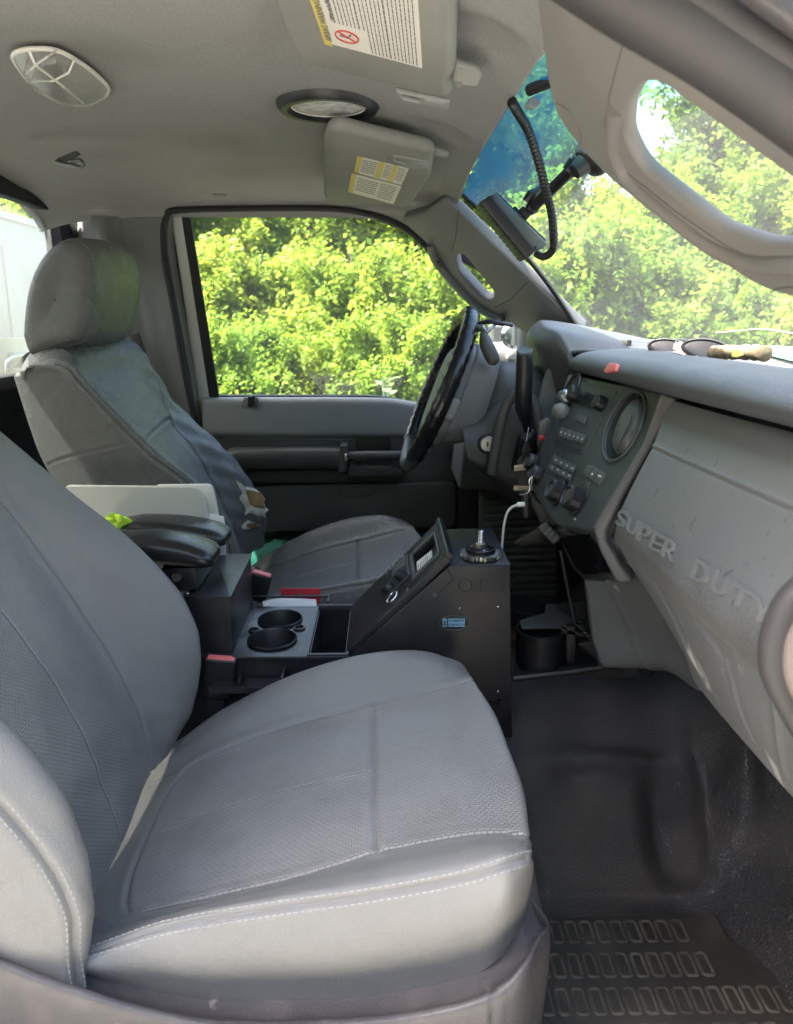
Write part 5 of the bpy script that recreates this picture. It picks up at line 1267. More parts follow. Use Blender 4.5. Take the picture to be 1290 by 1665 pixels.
def shifter():
    t = thing('gear_lever', 'thick black column gear lever with round capped end beside the key lock', 'gear lever', Y(852, 700, 1.33))
    P = [Y(853, 572, 1.30), Y(853, 600, 1.305), Y(852, 628, 1.31), Y(851, 655, 1.32), Y(853, 672, 1.33), Y(856, 690, 1.34), Y(859, 700, 1.345)]
    pts = cr(P, 6); n = len(pts); rs = [float(np.interp(i/(n-1), [0, .03, .1, .4, .62, .8, 1], [.010, .0135, .0145, .0155, .015, .009, .007])) for i in range(n)]
    mb = MB(); tube_mb(mb, pts, rs, 20); mb.out('grip', black, t)
    ax = (P[0]-P[1]).normalized(); lathe('end_cap', [(.0135, -.004), (.0138, .002), (.012, .0045), (.0095, .0035), (.001, .0038)], P[0], ax+Vector((-.1, -.35, 0)), trim_d, t, 28)
    mb = MB(); tube_mb(mb, cr([P[-1], Y(858, 725, 1.36), Y(850, 760, 1.40)], 6), [.010, .014, .017, .019, .02, .021, .022, .022, .022, .022, .022, .022, .022], 16); mb.out('boot', black, t)
    # arched cover around the lever slot
    mb = MB(); arch = cr([Y(800, 770, 1.375), Y(812, 700, 1.365), Y(826, 655, 1.36), Y(845, 640, 1.36), Y(868, 655, 1.36), Y(878, 700, 1.355), Y(872, 760, 1.36), Y(850, 800, 1.37)], 8)
    tube_mb(mb, arch, .010, 12); mb.out('slot_surround', trim_d, t)
shifter()
# ================================================================== CENTRE CONSOLE
con = thing('equipment_console', 'black metal equipment console with two cup holders, sloped radio face and mounting disc', 'centre console', (0, 1.1, -.78))
CN, CF = 1.00, 1.185          # near and far side of the console
def console():
    yn = CN
    W = lambda a, b: Y(a, b, yn)
    side = [W(732, 920), W(830, 918), W(833, 1200), W(700, 1200), W(560, 1140), W(564, 1072)]
    extrude_y('pedestal', [(p.x, p.z) for p in side], yn, CF, metalb, con, .0015)
    # radio face lies on the slope
    a, b = W(566, 1066), W(726, 912); s = (b-a); nn = Vector((-s.z, 0, s.x)).normalized(); nn = nn if nn.x < 0 else -nn
    a = a+nn*.005; b = b+nn*.005; b = b+(b-a).normalized()*.006; L = s.length
    def q(t, w_, h=0): return a.lerp(b, t)+Vector((0, lerp(.004, CF-CN-.004, w_), 0))+nn*h
    fp = plate('radio_face_plate', [q(0, 0), q(1, 0), q(1, 1), q(0, 1)], nn, .012, metalb, con, .0015, [[q(.70, .18), q(.945, .18), q(.945, .74), q(.70, .74)]])
    plate('face_edge', fillet([q(.985, -.01, .004), q(1.03, -.01, .004), q(1.03, 1.01, .004), q(.985, 1.01, .004)], .002), nn, .014, metalb, fp, .002)
    plate('meter_frame', [q(.685, .14, .003), q(.96, .14, .003), q(.96, .78, .003), q(.685, .78, .003)], nn, .004, trim_d, fp, .001, [[q(.71, .20, .003), q(.935, .20, .003), q(.935, .72, .003), q(.71, .72, .003)]])
    plate('meter_bay', [q(.70, .18, -.012), q(.95, .18, -.012), q(.95, .74, -.012), q(.70, .74, -.012)], nn, .004, black, fp)
    m = thing('folded_paper', 'crumpled printed paper tucked in the console window', 'paper', q(.8, .4, -.008))
    pl = plate('sheet', fillet([q(.715, .22, -.004), q(.86, .22, -.002), q(.875, .50, -.003), q(.72, .56, -.006)], .002), nn, .0012, label_w, m)
    mbi = MB()
    for k in range(6):
        t = .735+k*.018; tube_mb(mbi, [q(t, .26, -.0032), q(t, .46, -.0036)], .0005, 4)
    mbi.out('print_lines', ink, m)
    r = plate('two_way_radio', fillet([q(.40, .30, .003), q(.66, .30, .003), q(.66, .90, .003), q(.40, .90, .003)], .003), nn, .006, black, fp, .0015)
    plate('radio_display', fillet([q(.50, .62, .0045), q(.64, .62, .0045), q(.64, .84, .0045), q(.50, .84, .0045)], .002), nn, .003, trim_d, r, .0005)
    mb = MB()
    for k in range(5): mb.mesh(plate_mesh(fillet([q(.42+k*.045, .86, .0055), q(.45+k*.045, .86, .0055), q(.45+k*.045, .95, .0055), q(.42+k*.045, .95, .0055)], .001), nn, .003, .0006))
    mb.out('radio_buttons', trim_m, r)
    lathe('volume_knob', [(.010, 0), (.0098, .010), (.008, .012), (.001, .012)], q(.60, .38, .003), nn, black, r, 22)
    lathe('channel_knob', [(.012, 0), (.0115, .008), (.010, .010), (.001, .010)], q(.46, .42, .003), nn, black, r, 22)
    tube('microphone_ring', [q(.49, .14, .004)+(s.normalized()*math.cos(t)*.0105)+Vector((0, math.sin(t)*.0135, 0)) for t in np.linspace(0, 2*math.pi, 28)], .0014, steel, fp, 7)
    mb = MB(); lathe_mb(mb, [(.0025, 0), (.0025, .0012), (.001, .0014)], q(.62, .06), nn, 10); mb.out('screw', steel_r, fp)
    # knock-outs, screws and the maker's oval on the near side
    pl = yplane(yn-.0004)
    k = ellipse_px(757, 952, 11, 10, 0, pl, 28); tube('knock_out', k+[k[0]], .0005, black, con, 5)
    rc = PLs([(782, 942), (818, 942), (819, 962), (782, 962)], pl); tube('knock_out', rc+[rc[0]], .0005, black, con, 5)
    tube('side_joint', PLs([(622, 1056), (700, 978), (738, 942), (722, 918)], pl), .0006, black, con, 5)
    tube('side_joint', PLs([(770, 922), (796, 921), (796, 917)], pl), .0005, black, con, 5)
    for x, y, r_ in ((748, 989, 2.0), (810, 987, 2.0), (810, 1124, 1.9), (708, 967, 4.8), (785, 1045, 1.0)):
        m_ = steel if r_ < 3 else trim_d; mb = MB(); rr = r_*yn/1240.; lathe_mb(mb, [(rr, 0), (rr, .0008), (rr*.5, .0014), (rr*.1, .0012)], PL(x, y, pl), (0, -1, 0), 12); mb.out('screw', m_, con)
    mb = MB()
    tube_mb(mb, PLs([(806, 1124), (814, 1124)], pl), .0002, 4)
    em = plate('maker_badge', ellipse_px(738.5, 1012.5, 24.5, 12, 0, off(pl, .0006), 36), pl[1], .0008, black, con, .0002)
    ring = ellipse_px(738.5, 1012.5, 24.3, 11.8, 0, off(pl, .0007), 40); tube('badge_rim', ring+[ring[0]], .0004, bezel, em, 5)
    pq = off(pl, .0009)
    plate('badge_print', PLs([(720, 1006), (727, 1006), (727, 1019), (720, 1019)], pq), pl[1], .0002, blueink, em)
    plate('badge_print', PLs([(729, 1006), (756, 1006), (756, 1019), (729, 1019)], pq), pl[1], .0002, blueink, em)
    pq = off(pl, .0012)
    for s_, x, y, sz in (('GAMBER', 742.5, 1009.4, .0056), ('JOHNSON', 742.5, 1015.8, .0053), ('g', 723.5, 1011.5, .0105)):
        me = place(text_mesh(s_, sz, .0001, 0, True, sx=1.05), PL(x, y, pq), (1, 0, 0), (0, -1, 0)); fin('badge_lettering', me, black, em)
    # slots low on the side
    mb = MB()
    for k in range(3): mb.mesh(plate_mesh(fillet(PLs([(793+k*7, 1146), (798+k*7, 1134), (803+k*7, 1134), (798+k*7, 1146)], off(pl, .0003)), .001), (0, -1, 0), .002, .0003))
    mb.out('speaker_slots', blackg, con)
    # top plate holes
    ztop = W(732, 920).z; tp = (Vector((0, 0, ztop+.0004)), Vector((0, 0, 1)))
    for x, y in ((752, 864), (786, 868), (760, 868.5), (756, 875), (759, 881), (768, 868), (790, 867)):
        mb = MB(); lathe_mb(mb, [(.0026, -.001), (.0026, .0002), (.0001, .0002)], PL(x, y, tp), (0, 0, 1), 12); mb.out('bolt_hole', blackg, con)
    # clamping disc with knurled ring and stud
    c = PL(781, 906, tp); c = Vector((c.x, c.y, ztop))
    lathe('knurled_ring', [(.020, .0), (.0285, .0), (.0285, .0065), (.020, .0075)], c+Vector((0, 0, .002)), (0, 0, 1), steel_r, con, 88, True, lambda a, i: 1+.075*(1 if math.sin(a*22) > 0 else -1))
    lathe('rubber_disc', [(.001, .0), (.021, 0), (.0225, .003), (.022, .006), (.015, .0058), (.012, .0075), (.001, .0075)], c+Vector((0, 0, .0085)), (0, 0, 1), blackg, con, 40)
    lathe('stud_nut', [(.0075, 0), (.0075, .006), (.006, .0075), (.001, .0075)], c+Vector((0, 0, .0155)), (0, 0, 1), steel, con, 6)
    pf = [(.0046, 0)]+[(.0044 if k % 2 else .0036, .0012*k) for k in range(1, 20)]+[(.001, .024)]
    lathe('threaded_stud', pf, c+Vector((0, 0, .018)), (0, 0, 1), steel, con, 16)
    # low rear section with cup holders and bin
    zt = -.487; tp = (Vector((0, 0, zt)), Vector((0, 0, 1)))
    x0 = Z(378, 1066, zt).x; x1 = Z(567, 1066, zt).x; xm = .5*(Z(498, 1062, zt).x+Z(510, 994, zt).x); ya = Z(470, 1068, zt).y; yb = CF-.006
    def R4(a, b, c_, d): return [Vector((a, c_, zt)), Vector((b, c_, zt)), Vector((b, d, zt)), Vector((a, d, zt))]
    h1 = [c_ for c_ in [Z(456, 1008, zt), Z(443, 1041, zt)]]; rc_ = .0335
    cir = [[Vector((h.x+r_*math.cos(t), h.y+r_*math.sin(t), zt)) for t in np.linspace(0, 2*math.pi, 40, endpoint=False)] for h, r_ in ((h1[0], rc_*.98), (h1[1], rc_*1.03))]
    bin_ = fillet(R4(xm+.006, x1-.004, ya+.008, yb-.004), .003)
    plate('cup_panel', R4(x0-.10, x1, ya, yb), (0, 0, 1), .006, metalb, con, .001, cir+[bin_])
    for h, r_ in ((h1[0], rc_*.98), (h1[1], rc_*1.03)):
        mb = MB(); lathe_mb(mb, [(r_*1.10, .0005), (r_*1.10, .003), (r_*1.04, .0045), (r_*.99, .002), (r_*.95, -.075), (.001, -.076)], Vector((h.x, h.y, zt)), (0, 0, 1), 48, cap=False); mb.out('cup_holder', black, con)
    for x, y in ((414, 1026), (487, 1022)):
        hp = Z(x, y, zt); mb = MB(); lathe_mb(mb, [(.0095, .0005), (.0095, .0025), (.007, .003), (.0065, -.004), (.001, -.004)], hp, (0, 0, 1), 24, cap=False); mb.out('coin_cup', black, con)
    def open_box(name, a, b, c_, d, z0, z1, m_, th=.003):
        mb = MB()
        for cx, cy, sx, sy in (((a+b)/2, c_, b-a, th), ((a+b)/2, d, b-a, th), (a, (c_+d)/2, th, d-c_), (b, (c_+d)/2, th, d-c_)): box_mb(mb, (cx, cy, (z0+z1)/2), sx, sy, z1-z0)
        box_mb(mb, ((a+b)/2, (c_+d)/2, z0), b-a, d-c_, th); mb.out(name, m_, con)
    open_box('storage_bin', xm+.006, x1-.004, ya+.009, yb-.005, zt-.09, zt-.004, metalb)
    tube('bin_edge', [Vector((xm+.004, ya+.006, zt+.001)), Vector((x1, ya+.006, zt+.001))], .0018, trim_d, con, 6)
    tube('bin_edge', [Vector((xm+.004, yb, zt+.001)), Vector((x1, yb, zt+.001))], .0018, trim_d, con, 6)
    open_box('console_skirt', x0-.10, x1+.02, ya+.004, yb-.003, -.80, zt-.006, metalb)
    # side tray with low lip between the panel and the passenger seat
    mb = MB(); z2 = zt-.030; sx = (x0+x1)/2
    box_mb(mb, (sx+.0, ya-.022, z2-.004), x1-x0+.05, .040, .003); box_mb(mb, (sx, ya-.042, z2), x1-x0+.05, .002, .008); box_mb(mb, (Z(467, 1090, z2).x, ya-.02, z2+.006), .002, .036, .02); box_mb(mb, (Z(400, 1090, z2).x, ya-.02, z2+.004), .002, .036, .016)
    mb.out('side_tray', metalb, con)
    mb = MB(); lathe_mb(mb, [(.006, 0), (.006, .003), (.004, .005), (.001, .005)], Y(404, 1121, ya-.001), (0, -1, 0), 6); mb.out('hex_bolt', steel_r, con)
    # far side tray rail
    tube('tray_rail', [Vector((x0-.03, CF+.03, zt+.004)), Vector((xm+.02, CF+.03, zt+.004)), Vector((xm+.02, CF, zt+.004))], .0022, metalb, con, 6)
    # tall box behind the cups, with armrest bracket
    t_ = [Y(371, 972, 1.03), Y(407, 903, 1.20)]
    zb = -.412; bx1 = Z(372, 972, zt+.075).x; bx0 = bx1-.085
    tp2 = [Y(316, 972, 1.005), Y(374, 972, 1.005), Y(408, 904, 1.19), Y(352, 904, 1.19)]
    z_ = sum(p.z for p in tp2)/4; A = [Z(300, 972, z_), Z(374, 972, z_), Z(408, 903, z_), Z(350, 903, z_)]
    boxo = plate('tall_box', fillet(A, .002), (0, 0, 1), .30, metalb, con, .002)
    plate('box_lid', fillet([A[0]+Vector((-.002, -.002, .0025)), A[1]+Vector((.002, -.002, .0025)), A[2]+Vector((.002, .002, .0025)), A[3]+Vector((-.002, .002, .0025))], .002), (0, 0, 1), .0025, metalb, boxo, .0008)
    lid = A[0]
    br = plate('armrest_bracket', PLs([(262, 926), (318, 923), (321, 959), (296, 962), (262, 952)], yplane(1.02)), (0, -1, 0), .12, metalb, con, .0015)
    for x, y, r_ in ((288, 937, .0072), (304, 966, .005)):
        mb = MB(); lathe_mb(mb, [(r_, 0), (r_, .004), (r_*.8, .006), (r_*.3, .0062)], PL(x, y, yplane(1.018)), (0, -1, 0), 12); mb.out('bracket_bolt', steel, con)
console()
def armrest(name, lab, top, ynear, yfar, loc):
    t = thing(name, lab, 'armrest', loc)
    up = [Y(a, b, (ynear+yfar)/2) for a, b in top[0]]; lo = [Y(a, b, (ynear+yfar)/2) for a, b in top[1]]
    rows = []; n = len(up); yc = (ynear+yfar)/2; hw = (yfar-ynear)/2
    prs = []
    for k in range(17):
        a = 2*math.pi*k/16; ca, sa = math.cos(a), math.sin(a); prs.append((math.copysign(abs(ca)**.62, ca), math.copysign(abs(sa)**.7, sa)))
    for c_, s_ in prs:
        r = []
        for i in range(n):
            m = (up[i]+lo[i])/2; h = (up[i]-lo[i]).length/2; e = 1 if i < n-1 else .12
            w_ = hw*(1 if 0 < i < n-2 else .8 if i < n-1 else .4)
            r.append(Vector((m.x, yc+c_*w_, m.z+s_*h*(1 if i < n-1 else .6))))
        rows.append(r)
    patch('pad', Surf(rows), 70, 60, blackarm, t, sgn=1, seams=[([(0.2, 2.0), (n-1.8, 2.0)], .0014, .0016), ([(0.2, 10.0), (n-1.8, 10.0)], .0012, .0016)])
    return t
blackarm = mat('black vinyl armrest', (.014, .0145, .016), .30, .25, 500, .15, 12)
ar1 = armrest('fold_down_armrest', 'black vinyl armrest on the passenger side, the lower and nearer of the two', [[(170, 862), (204, 868), (250, 866), (300, 873), (336, 885), (352, 896), (354.5, 904)], [(170, 905), (204, 906), (250, 908), (300, 912), (336, 914), (350, 911), (354.8, 905)]], 1.00, 1.075, Y(270, 905, 1.04))
ar2 = armrest('fold_down_armrest', 'black vinyl armrest on the driver side, the upper and farther of the two', [[(170, 846), (196, 847), (228, 842), (300, 845), (350, 854), (370, 864), (373.5, 872)], [(170, 872), (204, 868), (240, 868), (300, 868), (340, 880), (366, 880), (374, 873)]], 1.11, 1.185, Y(280, 880, 1.15))
plate('armrest_hinge', PLs([(262, 910), (322, 908), (316, 922), (266, 926)], yplane(1.035)), (0, -1, 0), .02, trim_d, ar1, .003)
# ------------------------------------------------------------------ seat belt buckles
def buckle(lab, top, body, y, strap=None):
    t = thing('seat_belt_buckle', lab, 'seat belt buckle', Y(body[2][0], body[2][1], y), 'seat belt buckles beside the console')
    plate('buckle_body', fillet(PLs(body, yplane(y)), .003), (0, -1, 0), .020, black, t, .003)
    p = PLs(top, yplane(y+.002)); q = [p[0], p[1], p[1]+Vector((0, .015, 0)), p[0]+Vector((0, .015, 0))]
    plate('release_button', [v+Vector((0, 0, .001)) for v in q], (p[1]-p[0]).cross(Vector((0, 1, 0)))*-1 if (p[1]-p[0]).cross(Vector((0, 1, 0))).z < 0 else (p[1]-p[0]).cross(Vector((0, 1, 0))), .006, redb, t, .0012)
    if strap: plate('strap', PLs(strap, yplane(y+.008)), (0, -1, 0), .004, rubber, t, .001)
buckle('worn red and black buckle standing beside the passenger backrest', [(336, 1072), (381, 1075)], [(333, 1072), (384, 1076), (377, 1136), (329, 1134)], .975, [(338, 1130), (366, 1134), (352, 1185), (336, 1180)])
buckle('red and black buckle beside the driver seat behind the red card', [(411, 930), (440, 938)], [(409, 932), (442, 940), (430, 984), (407, 976)], 1.225)
plate('buckle_sleeve', fillet(PLs([(338, 1118), (375, 1119), (374, 1137), (340, 1140)], yplane(.970)), .003), (0, -1, 0), .01, black, [o for o in bpy.data.objects if o.name == 'seat_belt_buckle'][0], .002)
# ------------------------------------------------------------------ papers by the armrests
def flat(name, lab, cat, part, px, y, th, m, rad=.004, bev=.001, n=None):
    t = thing(name, lab, cat, Y(px[0][0], px[0][1], y)); pl = yplane(y) if n is None else n
    plate(part, fillet(PLs(px, pl), rad), pl[1], th, m, t, bev); return t
flat('plastic_binder', 'off white plastic binder standing on edge behind the armrests, the nearer one', 'binder', 'cover', [(105, 790), (318, 792), (330, 806), (343, 858), (350, 912), (105, 912)], 1.20, .010, paper_o, .008, .002)
flat('plastic_binder', 'white plastic binder with rounded corner showing behind the first binder', 'binder', 'cover', [(250, 789), (342, 788), (347, 797), (357, 850), (366, 912), (260, 912)], 1.222, .010, label_w, .010, .002)
flat('paper_sheets', 'small white paper sheets standing behind the farther armrest tip', 'paper', 'sheet', [(340, 836), (364, 840), (366, 856), (368, 905), (345, 905)], 1.19, .002, paper, .001, .0004)
def rag():
    t = thing('cleaning_cloth', 'crumpled bright yellow green cloth by the armrest hinge', 'cloth', Y(190, 855, 1.13)); mb = MB(); c = Y(187, 850, 1.12); n = 26
    vs = []; rows = 14
    for j in range(rows):
        for i in range(n):
            a = 2*math.pi*i/n; e = math.pi*j/(rows-1)-math.pi/2; f = 1+.28*math.sin(3*a+2*e)+.22*math.sin(5*a-3*e)+.12*math.sin(9*a+e)
            vs.append(c+Vector((.0175*math.cos(e)*math.cos(a)*f, .018*math.cos(e)*math.sin(a)*f, .0105*math.sin(e)*f)))
    mb.add(vs, [(j*n+i, j*n+(i+1) % n, (j+1)*n+(i+1) % n, (j+1)*n+i) for j in range(rows-1) for i in range(n)]); mb.out('folds', yellowc, t, 70)
rag()
flat('red_card', 'red card with a dark dot standing behind the white envelope', 'card', 'card_sheet', [(456, 957), (521, 957), (521, 992), (459, 994)], 1.225, .0015, redcard, .001, .0003)
_t = [o for o in bpy.data.objects if o.name == 'red_card'][0]; mb = MB(); lathe_mb(mb, [(.0046, 0), (.0044, .0004), (.0005, .0004)], PL(489, 969, yplane(1.2249)), (0, -1, 0), 20); mb.out('card_dot', ink, _t)
tube('card_line', PLs([(503, 966), (514, 966)], yplane(1.2245)), .0003, ink, _t, 4)
def envelope():
    t = thing('white_envelope', 'folded white paper envelope lying against the red card', 'envelope', Y(470, 990, 1.21)); S = Surf([[Y(a, b, y) for a, b in r] for r, y in
        (([(428, 979), (450, 974), (480, 974), (514, 976)], 1.212), ([(428, 984), (450, 980), (480, 980), (515, 981)], 1.204), ([(429, 991), (450, 992), (480, 992), (516, 991)], 1.196))])
    o = patch('folded_paper_sheet', S, 20, 12, paper, t); m = o.modifiers.new('s', 'SOLIDIFY'); m.thickness = .002
envelope()
def bag():
    t = thing('teal_bag', 'teal fabric bag on the floor between the driver seat and the door', 'bag', Y(470, 890, 1.85)); S = []
    c = Y(462, 912, 1.86); vs = []; n = 24; mb = MB()
    for j in range(10):
        for i in range(n):
            a = 2*math.pi*i/n; e = math.pi*j/9-math.pi/2; f = 1+.1*math.sin(3*a+e)+.06*math.sin(7*a)
            ce = math.copysign(abs(math.cos(e))**.6, math.cos(e)); vs.append(c+Vector((.085*ce*math.cos(a)*f, .04*ce*math.sin(a), .05*math.sin(e)*f)))
    mb.add(vs, [(j*n+i, j*n+(i+1) % n, (j+1)*n+(i+1) % n, (j+1)*n+i) for j in range(9) for i in range(n)]); mb.out('fabric', teal, t, 70)
bag()
# ------------------------------------------------------------------ folding cup holder tray at the far end of the console
def tray():
    t = thing('cup_holder_tray', 'black open cup holder on a small shelf in front of the pedestal', 'cup holder', Y(890, 1095, 1.1))
    zt = Y(835, 1105, 1.02).z; tp = (Vector((0, 0, zt)), Vector((0, 0, 1)))
    sh = fillet([Z(833, 1104, zt), Z(978, 1086, zt), Z(968, 1062, zt), Z(830, 1074, zt)], .004)
    plate('shelf', sh, (0, 0, 1), .006, black, t, .002); tube('shelf_lip', [Z(834, 1103, zt+.002), Z(930, 1092, zt+.002), Z(978, 1085, zt+.002), Z(968, 1062, zt+.002)], .003, trim_d, t)
    c = Z(875, 1078, zt); h = Y(875, 1022, c.y+.00).z-zt
    def cup(c, r, h, name, a0=0, a1=2*math.pi, z0=0):
        mb = MB(); n = 48; ang = np.linspace(a0, a1, n); th = .0025; vs = []
        for a in ang:
            d = Vector((math.cos(a), math.sin(a), 0)); vs += [c+d*r+Vector((0, 0, z0)), c+d*(r*1.06)+Vector((0, 0, h)), c+d*(r*1.06-th)+Vector((0, 0, h)), c+d*(r-th)+Vector((0, 0, z0))]
        fs = [(i*4+k, i*4+4+k, i*4+4+(k+1) % 4, i*4+(k+1) % 4) for i in range(n-1) for k in range(4)]
        fs += [(0, 1, 2, 3), ((n-1)*4+3, (n-1)*4+2, (n-1)*4+1, (n-1)*4)]
        mb.add(vs, fs)
        return mb.out(name, black, t)
    cup(c, .0345, h, 'cup_well'); lathe('cup_bottom', [(.033, 0), (.033, .002), (.001, .002)], c+Vector((0, 0, .002)), (0, 0, 1), black, t)
    c2 = Vector((c.x-.008, c.y+.085, c.z)); cup(c2, .036, h+.006, 'rear_cup_ring', .3, 4.6, h-.022)
    q = (Vector((0, 0, c.z+h+.004)), Vector((0, 0, 1)))
    plate('folding_finger', fillet(PLs([(845, 1008), (886, 996), (888, 982), (903, 981), (935, 1010), (926, 1018), (848, 1020)], q), .004), (0, 0, 1), .005, trim_d, t, .0015)
    y = c.y-.01
    for px in ([(920, 1018), (938, 1018), (936, 1080), (922, 1080)], [(912, 1020), (952, 1030), (952, 1038), (912, 1030)], [(940, 1048), (972, 1040), (970, 1072), (962, 1068)]):
        plate('bracket_arm', fillet(PLs(px, yplane(y)), .003), (0, -1, 0), .012, black, t, .002)
    tube('link_rod', [Y(912, 895, 1.10), Y(924, 960, 1.10), Y(937, 1022, 1.08)], .0035, black, t)
    P = [Y(940+4*math.cos(a)*.0+i*.5, 1012+i*.55, 1.06)+Vector((math.cos(a)*.006, math.sin(a)*.006, 0)) for i, a in enumerate(np.linspace(0, 12*math.pi, 60))]
    tube('spring', P, .0016, black, t, 6)
    plate('hinge_plate', fillet(PLs([(905, 985), (955, 975), (975, 1050), (940, 1055), (930, 1010)], yplane(1.13)), .004), (0, -1, 0), .01, black, t, .002)
tray()
# ------------------------------------------------------------------ things hanging at the stack
def freshener():
    t = thing('tree_air_freshener', 'black tree shaped air freshener hanging below the gear lever', 'air freshener', Y(855, 720, 1.27))
    L = [(856, 716), (851, 727), (848, 735), (852, 735), (845, 745), (840, 753), (846, 752), (838, 760), (831, 767), (838, 768), (829, 775), (840, 779), (843, 783), (843, 787), (836, 789), (835, 799), (862, 800)]
    Rr = [(876, 797), (876, 789), (868, 786), (868, 782), (876, 779), (884, 774), (877, 771), (882, 764), (876, 758), (872, 752), (876, 750), (869, 742), (864, 735), (867, 733), (861, 726)]
    pl = yplane(1.262); plate('card_tree', PLs(L+Rr, pl), (0, -1, 0), .0016, black, t, .0003)
    q = off(pl, .0012)
    for pts, s, c, sz in (([(836, 757), (866, 753), (866, 762), (837, 766)], 'Little Trees', (862, 759.4), .0075), ([(836, 790), (872, 790), (872, 798), (836, 797)], 'Black Ice', (854, 794), .0062)):
        p = plate('printed_band', PLs(pts, q), (0, -1, 0), .0004, tan, t)
        me = text_mesh(s, sz, .0001, 0, True, 'LEFT' if s[0] == 'L' else 'CENTER'); place(me, PL(838 if s[0] == 'L' else c[0], 761.5 if s[0] == 'L' else c[1], off(q, .0003)), Vector((1, 0, .09 if s[0] == 'L' else 0)), (0, -1, 0)); fin('band_lettering', me, ink, p)
    tube('hanging_string', [Y(856, 717, 1.261), Y(858, 705, 1.262), Y(860, 695, 1.27)], .0005, cord, t, 5)
freshener()
def charger():
    t = thing('charging_cable', 'white charging cable with plug curving down to the console top', 'cable', Y(818, 890, 1.17))
    tube('cable', cr([Y(842, 821, 1.15), Y(834, 824, 1.15), Y(826, 832, 1.15), Y(821, 848, 1.15), Y(818, 870, 1.15), Y(816, 893, 1.15), Y(815, 910, 1.15)], 8), .0021, cord, t)
    tube('plug', [Y(841, 820.5, 1.15), Y(853, 820, 1.15)], .0042, label_w, t, 12)
    k = thing('phone_cradle', 'small black clip cradle hanging beside the centre stack knobs', 'phone holder', Y(856, 820, 1.16))
    plate('cradle_plate', fillet(PLs([(851, 800), (861, 800), (861, 842), (852, 843)], yplane(1.155)), .003), (0, -1, 0), .018, black, k, .002)
    tube('wire_clip', cr([Y(845, 804, 1.15), Y(856, 803, 1.145), Y(862, 795, 1.145), Y(861, 782, 1.15), Y(866, 775, 1.15), Y(862, 800, 1.145), Y(864, 806, 1.15)], 5), .0009, steel, k, 6)
    plate('cradle_foot', fillet(PLs([(836, 884), (878, 856), (892, 872), (880, 884), (852, 890)], yplane(1.22)), .003), (0, -1, 0), .01, black, k, .002)
    s = thing('switch_cluster', 'small grey toggle switches with red topped knob beside the gear lever', 'switch', Y(890, 710, 1.3))
    plate('switch_plate', fillet(PLs([(878, 690), (892, 680), (905, 690), (898, 720), (886, 740), (876, 725)], yplane(1.30)), .003), (0, -1, 0), .02, bezel, s, .003)
    lathe('red_knob', [(.004, 0), (.0052, .004), (.004, .0075), (.001, .0085)], Y(882, 712, 1.295), (-.4, -1, .2), redp, s, 16)
    tube('chrome_toggle', [Y(886, 730, 1.29), Y(889, 712, 1.285)], .003, steel, s)
    b = thing('switch_levers', 'row of four grey lever switches under the left of the stack', 'switch', Y(890, 865, 1.2))
    for i in range(4): plate('lever', fillet(PLs([(879+i*5.5, 862+i*6), (891+i*5.5, 851+i*6), (896+i*5.5, 857+i*6), (884+i*5.5, 868+i*6)], yplane(1.20-i*.006)), .002), (0, -1, 0), .02, trim_m, b, .002)
    plate('lever_housing', fillet(PLs([(866, 806), (895, 826), (915, 870), (910, 885), (885, 860), (870, 830)], yplane(1.215)), .003), (0, -1, 0), .03, trim_d, b, .003)
charger()
